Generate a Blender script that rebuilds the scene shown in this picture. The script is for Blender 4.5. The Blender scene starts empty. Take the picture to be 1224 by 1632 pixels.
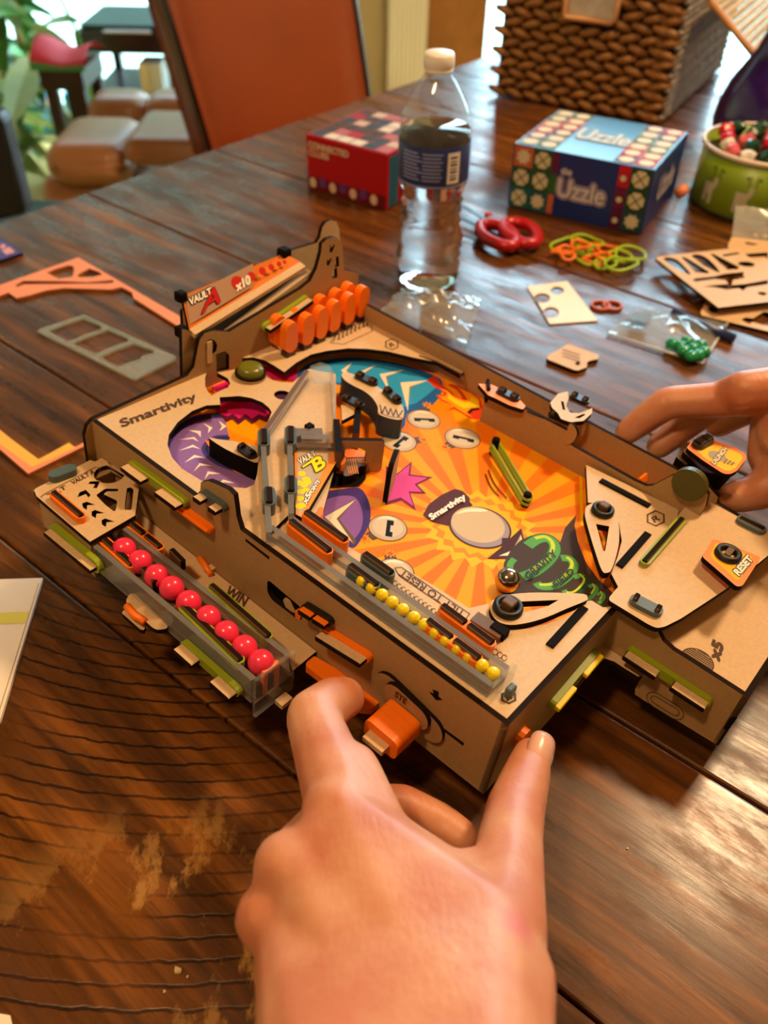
import bpy, bmesh, math, random
from mathutils import Vector, Matrix
import numpy as np
random.seed(7)
SC = bpy.context.scene
COL = SC.collection

# ---------------------------------------------------------------- camera
FPX, PITCH, ROLL, CAM_Z = 1320.07, 0.735918, -0.020496, 0.375   # focal length in pixels of the 1224x1632 frame
CO = Vector((0, 0, CAM_Z))
_f = Vector((0, math.cos(PITCH), -math.sin(PITCH)))
_u0 = Vector((0, math.sin(PITCH), math.cos(PITCH)))
_r0 = Vector((1, 0, 0))
_cr, _sr = math.cos(ROLL), math.sin(ROLL)
_r = _r0 * _cr - _u0 * _sr
_u = _r0 * _sr + _u0 * _cr
cam_data = bpy.data.cameras.new('camera')
cam = bpy.data.objects.new('camera', cam_data)
COL.objects.link(cam)
cam.matrix_world = Matrix(((_r.x, _u.x, -_f.x, 0), (_r.y, _u.y, -_f.y, 0), (_r.z, _u.z, -_f.z, CAM_Z), (0, 0, 0, 1)))
cam_data.sensor_fit = 'VERTICAL'
cam_data.sensor_height = 36.0
cam_data.sensor_width = 27.0
cam_data.lens = FPX / 1632 * 36.0
cam_data.clip_start = 0.01
cam_data.clip_end = 200
cam_data.dof.use_dof = True
cam_data.dof.focus_distance = 0.405
cam_data.dof.aperture_fstop = 8.0
SC.camera = cam

# ---------------------------------------------------------------- light and exposure
SC.view_settings.view_transform = 'Standard'
SC.view_settings.look = 'None'
SC.view_settings.gamma = 1.0
SC.view_settings.use_curve_mapping = False
SC.view_settings.exposure = -0.1
SC.cycles.use_denoising = True
SC.cycles.max_bounces = 8
SC.cycles.transparent_max_bounces = 24
SC.cycles.caustics_refractive = False
SC.cycles.caustics_reflective = False

def lin(h):
    h = h.lstrip('#')
    c = [int(h[i:i + 2], 16) / 255 for i in (0, 2, 4)]
    return tuple((x / 12.92 if x <= 0.04045 else ((x + 0.055) / 1.055) ** 2.4) for x in c)

world = bpy.data.worlds.new('sky')
SC.world = world
world.use_nodes = True
wn = world.node_tree
wn.nodes['Background'].inputs[0].default_value = (0.52, 0.84, 1.0, 1)
wn.nodes['Background'].inputs[1].default_value = 16.5

def lamp(name, loc, power, radius, color):
    l = bpy.data.lights.new(name, 'POINT')
    l.energy = power
    l.shadow_soft_size = radius
    l.color = color
    o = bpy.data.objects.new(name, l)
    o.location = loc
    COL.objects.link(o)
    return o
lamp('ceiling_lamp', (0.80, 0.92, 1.35), 94, 0.11, (1.0, 0.68, 0.37))
lamp('ceiling_lamp', (-0.45, -0.12, 1.5), 50, 0.08, (1.0, 0.66, 0.34))

# ---------------------------------------------------------------- projection helpers: where a sight line meets a real surface
def ray(px, py):
    X, Y = px - 612, 816 - py
    return (_f + _r * (X / FPX) + _u * (Y / FPX))
def G(px, py, z=0.0):
    d = ray(px, py)
    return CO + d * ((z - CO.z) / d.z)
def Yp(px, py, y):
    d = ray(px, py)
    return CO + d * (y / d.y)

# pinball frame: x to the right of the machine, y up the playfield, z off the top plates
BV = Vector((0.63794405, 0.76465506, -0.09126899))
BU = Vector((-0.76352362, 0.64348814, 0.0543571))
BW = Vector((0.10029494, 0.03500924, 0.99434163))
BO = Vector((0.05316826, 0.20142862, 0.07691186))
MB = Matrix(((BV.x, BU.x, BW.x, BO.x), (BV.y, BU.y, BW.y, BO.y), (BV.z, BU.z, BW.z, BO.z), (0, 0, 0, 1)))
def _loc(px, py, n, c):
    d = ray(px, py)
    t = (c - (CO - BO).dot(n)) / d.dot(n)
    p = CO + d * t - BO
    return (p.dot(BV), p.dot(BU), p.dot(BW))
def T(px, py, z=0.0):
    p = _loc(px, py, BW, z); return (p[0], p[1])
def T3(px, py, z=0.0): return _loc(px, py, BW, z)
def LX(px, py, x):
    p = _loc(px, py, BV, x); return (p[1], p[2])
def LY(px, py, y):
    p = _loc(px, py, BU, y); return (p[0], p[2])
def zoom(ox, oy, s):
    def f(*pts): return [(ox + x / s, oy + y / s) for x, y in pts]
    return f
ZA = zoom(260, 340, 3.06); ZB = zoom(120, 520, 3.06); ZC = zoom(40, 700, 3.06); ZD = zoom(120, 840, 3.06)
ZE = zoom(380, 560, 3.06); ZF = zoom(420, 820, 3.06); ZG = zoom(680, 580, 3.06); ZH = zoom(660, 760, 3.06)
ZI = zoom(824, 560, 3.06); ZJ = zoom(824, 780, 3.06); ZK = zoom(400, 980, 2.448); ZL = zoom(380, 1080, 2.354)
ZM = zoom(50, 720, 6.8); ZN = zoom(330, 900, 7.2); ZO = zoom(640, 780, 6.12); ZP = zoom(560, 560, 5.564)
ZQ = zoom(1060, 660, 5.44); ZR = zoom(280, 420, 5.83); ZS = zoom(400, 640, 5.564); ZT = zoom(780, 840, 5.83)
Z8 = zoom(0, 380, 4.08); Z7 = zoom(780, 340, 2.757); Z9 = zoom(1024, 340, 6.12); Z5 = zoom(1020, 180, 6.0)
def tp(pts, z=0.0): return [T(x, y, z) for x, y in pts]
def gp(pts, z=0.0): return [tuple(G(x, y, z)[:2]) for x, y in pts]

# ---------------------------------------------------------------- materials
MATS = {}
def mat(name, col, rough=0.5, metal=0.0, noise=None, bump=None, coat=0.0, sss=0.0, trans=0.0, spec=None, emit=None):
    if name in MATS: return MATS[name]
    m = bpy.data.materials.new(name); MATS[name] = m
    m.use_nodes = True
    nt = m.node_tree; b = nt.nodes['Principled BSDF']
    c = lin(col) if isinstance(col, str) else col
    b.inputs['Base Color'].default_value = (*c, 1)
    b.inputs['Roughness'].default_value = rough
    b.inputs['Metallic'].default_value = metal
    b.inputs['Coat Weight'].default_value = coat
    if spec is not None: b.inputs['Specular IOR Level'].default_value = spec
    if sss:
        b.inputs['Subsurface Weight'].default_value = sss
        b.inputs['Subsurface Radius'].default_value = (0.006, 0.002, 0.001)
        b.inputs['Subsurface Scale'].default_value = 1.0
    if trans: b.inputs['Transmission Weight'].default_value = trans
    if noise:
        scale, amt = noise
        tc = nt.nodes.new('ShaderNodeTexCoord')
        n = nt.nodes.new('ShaderNodeTexNoise'); n.inputs['Scale'].default_value = scale; n.inputs['Detail'].default_value = 6
        n.inputs['Roughness'].default_value = 0.65
        r = nt.nodes.new('ShaderNodeMapRange'); r.inputs[1].default_value = 0.3; r.inputs[2].default_value = 0.7
        r.inputs[3].default_value = 1 - amt; r.inputs[4].default_value = 1 + amt * 0.6
        mx = nt.nodes.new('ShaderNodeVectorMath'); mx.operation = 'SCALE'
        mx.inputs[0].default_value = c
        nt.links.new(tc.outputs['Object'], n.inputs['Vector']); nt.links.new(n.outputs[0], r.inputs[0])
        nt.links.new(r.outputs[0], mx.inputs['Scale']); nt.links.new(mx.outputs[0], b.inputs['Base Color'])
        if bump:
            bp = nt.nodes.new('ShaderNodeBump'); bp.inputs['Strength'].default_value = bump; bp.inputs['Distance'].default_value = 0.001
            nt.links.new(n.outputs[0], bp.inputs['Height']); nt.links.new(bp.outputs[0], b.inputs['Normal'])
    return m

def clear(name, tint='#f4f6f6', alpha=0.16, rough=0.06, ior=1.45):
    """thin clear plastic or glass: see-through with a fresnel reflection and a faint body tint"""
    if name in MATS: return MATS[name]
    m = bpy.data.materials.new(name); MATS[name] = m
    m.use_nodes = True; nt = m.node_tree; nt.nodes.clear()
    out = nt.nodes.new('ShaderNodeOutputMaterial')
    tr = nt.nodes.new('ShaderNodeBsdfTransparent'); tr.inputs[0].default_value = (*lin(tint), 1)
    df = nt.nodes.new('ShaderNodeBsdfDiffuse'); df.inputs[0].default_value = (*lin(tint), 1)
    gl = nt.nodes.new('ShaderNodeBsdfGlossy'); gl.inputs['Roughness'].default_value = rough
    fr = nt.nodes.new('ShaderNodeFresnel'); fr.inputs[0].default_value = ior
    m1 = nt.nodes.new('ShaderNodeMixShader'); m1.inputs[0].default_value = alpha
    m2 = nt.nodes.new('ShaderNodeMixShader')
    nt.links.new(tr.outputs[0], m1.inputs[1]); nt.links.new(df.outputs[0], m1.inputs[2])
    ge = nt.nodes.new('ShaderNodeNewGeometry'); inv = nt.nodes.new('ShaderNodeMath'); inv.operation = 'SUBTRACT'; inv.inputs[0].default_value = 1.0
    nt.links.new(ge.outputs['Backfacing'], inv.inputs[1]); fm = nt.nodes.new('ShaderNodeMath'); fm.operation = 'MULTIPLY'
    nt.links.new(fr.outputs[0], fm.inputs[0]); nt.links.new(inv.outputs[0], fm.inputs[1])
    nt.links.new(fm.outputs[0], m2.inputs[0]); nt.links.new(m1.outputs[0], m2.inputs[1]); nt.links.new(gl.outputs[0], m2.inputs[2])
    nt.links.new(m2.outputs[0], out.inputs[0])
    return m

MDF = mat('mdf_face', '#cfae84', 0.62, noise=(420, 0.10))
MDF_EDGE = mat('laser_burnt_edge', '#20130a', 0.85, spec=0.1)
ENGR = mat('engraving_burn', '#4a2d18', 0.7)
BLACK = mat('black_rubber', '#0e0d0d', 0.45)
DKMDF = mat('dark_mdf', '#5f4128', 0.6, noise=(300, 0.12))
ORANGE = mat('orange_rubber', '#ff7a08', 0.42, sss=0.1)
GREEN = mat('green_rubber', '#8f9e18', 0.4)
YELLOW = mat('yellow_rubber', '#f5d400', 0.4)
TEAL = mat('grey_teal_rubber', '#4c5c60', 0.35)
PINKB = mat('pink_plastic_ball', '#f03458', 0.22, sss=0.15)
YELB = mat('yellow_ball_plastic', '#f0d414', 0.3)
STEEL = mat('steel_ball_chrome', '#b9b7b2', 0.12, metal=1.0)
OLIVE = mat('olive_button', '#6a6a16', 0.25)
OLIVED = mat('dark_olive_disc', '#4a4812', 0.4)
ACRYL = clear('clear_acrylic', '#f7f9f9', 0.08)
ACRYL_G = clear('smoky_acrylic_edge', '#8d8b88', 0.55, 0.2)
WHITE = mat('print_white', '#f3e9d8', 0.5)

# ---------------------------------------------------------------- mesh helpers
def link(o, parent=None, label=None, cat=None, group=None, kind=None):
    COL.objects.link(o)
    if parent is not None: o.parent = parent
    if label: o['label'] = label
    if cat: o['category'] = cat
    if group: o['group'] = group
    if kind: o['kind'] = kind
    return o
def empty(name, loc=(0, 0, 0), label=None, cat=None, group=None, kind=None, M=None):
    o = bpy.data.objects.new(name, None)
    if M is not None: o.matrix_world = M
    else: o.location = loc
    o.empty_display_size = 0.01
    return link(o, None, label, cat, group, kind)
def mobj(name, verts, faces, mats, fm=None, parent=None, smooth=False, **kw):
    me = bpy.data.meshes.new(name)
    me.from_pydata([tuple(v) for v in verts], [], faces)
    for m in (mats if isinstance(mats, (list, tuple)) else [mats]): me.materials.append(m)
    if fm is not None:
        for p, i in zip(me.polygons, fm): p.material_index = i
    if smooth:
        for p in me.polygons: p.use_smooth = True
    me.update()
    return link(bpy.data.objects.new(name, me), parent, **kw)

def TOP(a, b, t): return (a, b, t)
def SIDE(a, b, t): return (t, a, b)
def FRONT(a, b, t): return (a, t, b)
def frame3(o, ea, eb, en):
    o, ea, eb, en = Vector(o), Vector(ea), Vector(eb), Vector(en)
    return lambda a, b, t: tuple(o + ea * a + eb * b + en * t)

def rnd(pts, r, seg=4):
    """round the corners of a closed polygon"""
    out = []; n = len(pts)
    for i in range(n):
        p0, p, p1 = Vector(pts[i - 1]), Vector(pts[i]), Vector(pts[(i + 1) % n])
        a, b = p0 - p, p1 - p
        k = min(r, a.length * 0.45, b.length * 0.45)
        s, e = p + a.normalized() * k, p + b.normalized() * k
        for j in range(seg + 1):
            t = j / seg
            out.append(tuple(s * (1 - t) ** 2 + p * 2 * t * (1 - t) + e * t * t))
    return out
def spl(pts, n=4, closed=True):
    """Catmull-Rom through the points"""
    P = [Vector(p) for p in pts]; out = []; N = len(P)
    rng = range(N) if closed else range(N - 1)
    for i in rng:
        if closed: a, b, c, d = P[i - 1], P[i], P[(i + 1) % N], P[(i + 2) % N]
        else: a, b, c, d = P[max(i - 1, 0)], P[i], P[i + 1], P[min(i + 2, N - 1)]
        for j in range(n):
            t = j / n
            out.append(tuple(0.5 * ((2 * b) + (c - a) * t + (2 * a - 5 * b + 4 * c - d) * t * t + (3 * b - a - 3 * c + d) * t ** 3)))
    if not closed: out.append(tuple(P[-1]))
    return out
def circ(c, r, n=24, ry=None):
    ry = r if ry is None else ry
    return [(c[0] + r * math.cos(2 * math.pi * i / n), c[1] + ry * math.sin(2 * math.pi * i / n)) for i in range(n)]
def stadium(p, q, r, n=6):
    p, q = Vector(p), Vector(q); d = (q - p).normalized(); a0 = math.atan2(d.y, d.x)
    out = [tuple(q + Vector((math.cos(a0 - math.pi / 2 + math.pi * i / n), math.sin(a0 - math.pi / 2 + math.pi * i / n))) * r) for i in range(n + 1)]
    out += [tuple(p + Vector((math.cos(a0 + math.pi / 2 + math.pi * i / n), math.sin(a0 + math.pi / 2 + math.pi * i / n))) * r) for i in range(n + 1)]
    return out
def strip(path, w):
    """closed outline of a stroke of width w along a path"""
    P = [Vector(p) for p in path]; L, R = [], []
    for i, p in enumerate(P):
        d = (P[min(i + 1, len(P) - 1)] - P[max(i - 1, 0)]); d = d.normalized() if d.length > 0 else Vector((1, 0))
        ww = w if not isinstance(w, (list, tuple)) else w[0] + (w[1] - w[0]) * i / (len(P) - 1)
        n = Vector((-d.y, d.x)) * ww / 2
        L.append(tuple(p + n)); R.append(tuple(p - n))
    return L + R[::-1]

def area(l): return 0.5 * sum(l[i - 1][0] * l[i][1] - l[i][0] * l[i - 1][1] for i in range(len(l)))
def fill2d(loops):
    """triangulate a polygon with holes; returns 2D verts, tris"""
    S = 100.0
    cu = bpy.data.curves.new('tmp', 'CURVE'); cu.dimensions = '2D'; cu.fill_mode = 'BOTH'
    for l in loops:
        sp = cu.splines.new('POLY'); sp.points.add(len(l) - 1); sp.use_cyclic_u = True
        for i, p in enumerate(l): sp.points[i].co = (p[0] * S, p[1] * S, 0, 1)
    o = bpy.data.objects.new('tmp', cu)
    me = bpy.data.meshes.new_from_object(o)
    vs = [(v.co.x / S, v.co.y / S) for v in me.vertices]
    fs = []
    for p in me.polygons:
        v = list(p.vertices)
        if area([vs[i] for i in v]) < 0: v.reverse()
        fs.append(v)
    bpy.data.meshes.remove(me); bpy.data.objects.remove(o); bpy.data.curves.remove(cu)
    return vs, fs
def plate(name, loops, t0, t1, mats=None, parent=None, basis=TOP, **kw):
    """flat cut sheet: outline plus holes, thickness t0..t1; first material on the faces, second on the cut edges"""
    if not isinstance(loops[0][0], (tuple, list)): loops = [loops]
    mats = mats or [MDF, MDF_EDGE]
    vs, fs = fill2d(loops)
    n = len(vs)
    V = [basis(x, y, t1) for x, y in vs] + [basis(x, y, t0) for x, y in vs]
    F = [list(f) for f in fs] + [[i + n for i in reversed(f)] for f in fs]
    fm = [0] * len(F)
    for li, l in enumerate(loops):
        l = list(l)
        if (area(l) > 0) != (li == 0): l.reverse()
        k = len(V); m = len(l)
        V += [basis(x, y, t0) for x, y in l] + [basis(x, y, t1) for x, y in l]
        for i in range(m):
            j = (i + 1) % m
            F.append([k + i, k + j, k + m + j, k + m + i]); fm.append(min(1, len(mats) - 1))
    # a mirrored basis turns the faces inside out
    e = Vector(basis(1, 0, 0)) - Vector(basis(0, 0, 0)); g = Vector(basis(0, 1, 0)) - Vector(basis(0, 0, 0)); h = Vector(basis(0, 0, 1)) - Vector(basis(0, 0, 0))
    if (e.cross(g).dot(h) < 0) != (t1 < t0): F = [f[::-1] for f in F]
    return mobj(name, V, F, mats, fm, parent, **kw)

class Bag:
    """collects flat prints or solids of several materials for ONE mesh"""
    def __init__(s): s.v = []; s.f = []; s.m = []; s.mats = []; s.sm = []
    def mi(s, m):
        if m not in s.mats: s.mats.append(m)
        return s.mats.index(m)
    def add(s, V, F, m, smooth=False):
        k = len(s.v); s.v += [tuple(v) for v in V]; i = s.mi(m)
        for f in F: s.f.append([k + a for a in f]); s.m.append(i); s.sm.append(smooth)
    def flat(s, loops, t, m, basis=TOP):
        if not isinstance(loops[0][0], (tuple, list)): loops = [loops]
        vs, fs = fill2d(loops); s.add([basis(x, y, t) for x, y in vs], fs, m)
    def box(s, lo, hi, m, basis=None, mtop=None):
        x0, y0, z0 = lo; x1, y1, z1 = hi
        V = [(x0, y0, z0), (x1, y0, z0), (x1, y1, z0), (x0, y1, z0), (x0, y0, z1), (x1, y0, z1), (x1, y1, z1), (x0, y1, z1)]
        if basis: V = [basis(*v) for v in V]
        F = [(0, 3, 2, 1), (4, 5, 6, 7), (0, 1, 5, 4), (1, 2, 6, 5), (2, 3, 7, 6), (3, 0, 4, 7)]
        s.add(V, F[:2], mtop or m); 
        k = len(s.v) - 8; i = s.mi(m)
        for f in F[2:]: s.f.append([k + a for a in f]); s.m.append(i); s.sm.append(False)
    def build(s, name, parent=None, **kw):
        o = mobj(name, s.v, s.f, s.mats, s.m, parent, **kw)
        for p, q in zip(o.data.polygons, s.sm): p.use_smooth = q
        return o

def lathe(prof, n=32, c=(0, 0, 0), axis='z'):
    V, F = [], []
    for r, z in prof:
        for i in range(n):
            a = 2 * math.pi * i / n; V.append((c[0] + r * math.cos(a), c[1] + r * math.sin(a), c[2] + z))
    for j in range(len(prof) - 1):
        for i in range(n):
            k = (i + 1) % n
            F.append([j * n + i, j * n + k, (j + 1) * n + k, (j + 1) * n + i])
    return V, F
def lathe_obj(name, prof, m, parent=None, n=32, c=(0, 0, 0), **kw):
    V, F = lathe(prof, n, c)
    return mobj(name, V, F, m, None, parent, smooth=True, **kw)
def ball_mesh(name, r, m, seg=24):
    bm = bmesh.new(); bmesh.ops.create_uvsphere(bm, u_segments=seg, v_segments=seg // 2, radius=r)
    for f in bm.faces: f.smooth = True
    me = bpy.data.meshes.new(name); bm.to_mesh(me); bm.free(); me.materials.append(m)
    return me
def tube_geo(path, r, n=8, closed=False):
    P = [Vector(p) for p in path]; V, F = [], []; N = len(P)
    nrm = None
    for i, p in enumerate(P):
        d = (P[(i + 1) % N] - P[i - 1]) if closed else (P[min(i + 1, N - 1)] - P[max(i - 1, 0)])
        d.normalize()
        if nrm is None:
            nrm = d.cross(Vector((0.13, 0.21, 0.97)))
            if nrm.length < 1e-4: nrm = d.cross(Vector((1, 0, 0)))
        nrm = (nrm - d * nrm.dot(d)).normalized(); b = d.cross(nrm)
        rr = r if not isinstance(r, (list, tuple)) else r[i]
        for k in range(n):
            a = 2 * math.pi * k / n; V.append(tuple(p + (nrm * math.cos(a) + b * math.sin(a)) * rr))
    for i in range(N if closed else N - 1):
        j = (i + 1) % N
        for k in range(n):
            l = (k + 1) % n; F.append([i * n + k, i * n + l, j * n + l, j * n + k])
    if not closed:
        F.append(list(range(n))[::-1]); F.append([(N - 1) * n + k for k in range(n)])
    return V, F
def tube(name, path, r, m, parent=None, n=8, closed=False, **kw):
    V, F = tube_geo(path, r, n, closed)
    return mobj(name, V, F, m, None, parent, smooth=True, **kw)
def bevel(o, w, seg=2):
    m = o.modifiers.new('b', 'BEVEL'); m.width = w; m.segments = seg; m.limit_method = 'ANGLE'
    return o

_fonts = {}
def text_geo(s):
    cu = bpy.data.curves.new('t', 'FONT'); cu.body = s; cu.size = 1.0
    o = bpy.data.objects.new('t', cu)
    me = bpy.data.meshes.new_from_object(o)
    V = [(v.co.x, v.co.y) for v in me.vertices]; F = [list(p.vertices) for p in me.polygons]
    bpy.data.meshes.remove(me); bpy.data.objects.remove(o); bpy.data.curves.remove(cu)
    x0 = min(v[0] for v in V); x1 = max(v[0] for v in V); y0 = min(v[1] for v in V); y1 = max(v[1] for v in V)
    return [((x - x0) / (x1 - x0), (y - y0) / (y1 - y0)) for x, y in V], F
def add_text(bag, s, p0, p1, p2, m, off=(0, 0, 0), bold=0.0):
    """p0 bottom-left, p1 bottom-right, p2 top-left corner of the word, in 3D"""
    V, F = text_geo(s)
    p0, a, b = Vector(p0), Vector(p1) - Vector(p0), Vector(p2) - Vector(p0)
    n = a.cross(b).normalized()
    V3 = [p0 + a * x + b * y for x, y in V]
    if bold:
        k = 0
        for dx, dy in ((0, 0), (1, 0), (-1, 0), (0, 1), (0, -1), (.7, .7), (-.7, .7), (.7, -.7), (-.7, -.7)):
            k += 1
            o = (a.normalized() * dx + b.normalized() * dy) * bold + n * (k * 4e-6) + Vector(off)
            bag.add([v + o for v in V3], F, m)
    else:
        bag.add([v + Vector(off) for v in V3], F, m)

def bx(bag, c, ea, eb, en, la, lb, ln, mface, medge):
    """box centred at c with axes ea, eb, en; the two faces across eb take mface, the rest medge"""
    c, ea, eb, en = Vector(c), Vector(ea), Vector(eb), Vector(en)
    V = [c + ea * (sa * la / 2) + eb * (sb * lb / 2) + en * (sn * ln / 2) for sn in (-1, 1) for sb in (-1, 1) for sa in (-1, 1)]
    bag.add(V, [(0, 1, 5, 4), (2, 6, 7, 3)], mface)
    k = len(bag.v) - 8; i = bag.mi(medge)
    for f in [(0, 2, 3, 1), (4, 5, 7, 6), (0, 4, 6, 2), (1, 3, 7, 5)]: bag.f.append([k + a for a in f]); bag.m.append(i); bag.sm.append(False)
# ================================================================ room shell
PLASTER = mat('cream_plaster', '#c4ad88', 0.8, noise=(6, 0.05))
FLOORW = mat('pale_yellow_floor', '#d9b468', 0.35, noise=(9, 0.12))
PINE = mat('pine_trim', '#a5672c', 0.45, noise=(14, 0.18))
CEIL = mat('ceiling_wood', '#6e5032', 0.85)
GLASS = clear('window_glass', '#ffffff', 0.0, 0.02)
def slab(name, lo, hi, m, parent=None, **kw):
    b = Bag(); b.box(lo, hi, m); return b.build(name, parent, **kw)
FZ, CZ, BY = -0.75, 1.85, 3.6
slab('floor', (-3.2, -2.6, FZ - 0.06), (3.6, BY + 0.1, FZ), FLOORW, kind='structure')
slab('ceiling', (-3.2, -2.6, CZ), (3.6, BY + 0.1, CZ + 0.06), CEIL, kind='structure')
slab('wall_left', (-3.2, -2.6, FZ), (-3.1, BY, CZ), PLASTER, kind='structure')
slab('wall_right', (3.5, -2.6, FZ), (3.6, BY, CZ), PLASTER, kind='structure')
slab('wall_front', (-3.2, -2.6, FZ), (3.6, -2.5, CZ), PLASTER, kind='structure')
# back wall with two tall openings
b = Bag()
b.box((-3.2, BY, FZ), (-2.5, BY + 0.1, CZ), PLASTER)
b.box((-0.38, BY, FZ), (0.13, BY + 0.1, CZ), PLASTER)
b.box((3.0, BY, FZ), (3.6, BY + 0.1, CZ), PLASTER)
b.box((-3.2, BY, 1.80), (3.6, BY + 0.1, CZ), PLASTER)
b.build('wall_back', kind='structure')
def window(name, x0, x1, z0, z1, nm):
    w = empty(name, (0, 0, 0), kind='structure')
    f = Bag(); t = 0.045
    f.box((x0, BY - 0.02, z0), (x0 + t, BY + 0.08, z1), PINE); f.box((x1 - t, BY - 0.02, z0), (x1, BY + 0.08, z1), PINE)
    f.box((x0 + t, BY - 0.02, z0), (x1 - t, BY + 0.08, z0 + t), PINE); f.box((x0 + t, BY - 0.02, z1 - t), (x1 - t, BY + 0.08, z1), PINE)
    f.build('window_frame', w)
    st = (x1 - x0 - 2 * t) / nm
    for i in range(nm):
        a = x0 + t + st * i
        if i: slab('mullion', (a - 0.03, BY, z0 + t), (a + 0.03, BY + 0.06, z1 - t), PINE, w)
        slab('pane', (a + (0.03 if i else 0), BY + 0.03, z0 + t), (a + st - (0.03 if i < nm - 1 else 0), BY + 0.035, z1 - t), GLASS, w)
window('window_1', -2.5, -0.38, FZ, 1.80, 2)
window('window_2', 0.305, 3.0, FZ, 1.80, 3)
slab('trim_1', (0.10, BY - 0.05, FZ), (0.305, BY + 0.02, 1.85), PINE, kind='structure')
slab('ground_outside', (-14, BY + 0.2, FZ - 0.2), (14, 30, FZ - 0.1), mat('outdoor_ground', '#b9c4b0', 0.9), kind='structure')
hb = Bag()  # unseen tree blocks, added to dim the table's reflection of the left window
for i in range(60):
    x = -9.0 + i * 0.145; w = 0.35 + 0.2 * random.random(); h = 3.0 + 1.6 * random.random()
    hb.box((x * 1.6, 12.0 + random.random(), FZ - 0.1), (x * 1.6 + w * 1.6, 14, FZ + h * 2.5), mat('outdoor_hedge', '#4c5648', 0.9, noise=(2.5, 0.4)))
hb.build('trees_outside', kind='structure')
# curtain beside the pine post
cv = []; N = 40
for i in range(N + 1):
    x = -0.02 + 0.145 * i / N; y = BY - 0.09 + 0.008 * math.sin(i * 1.35)
    cv.append((x, y))
V = [(x, y, FZ + 0.03) for x, y in cv] + [(x, y, 1.7) for x, y in cv] + [(x, y + 0.004, FZ + 0.03) for x, y in cv] + [(x, y + 0.004, 1.7) for x, y in cv]
F = [[i, i + 1, N + 2 + i, N + 1 + i] for i in range(N)] + [[2 * (N + 1) + i + 1, 2 * (N + 1) + i, 3 * (N + 1) + i, 3 * (N + 1) + i + 1] for i in range(N)]
mobj('curtain', V, F, mat('cream_curtain', '#f3ebe0', 0.8), smooth=True, label='cream curtain hanging beside the brown wooden post at the back', cat='curtain')

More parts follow.
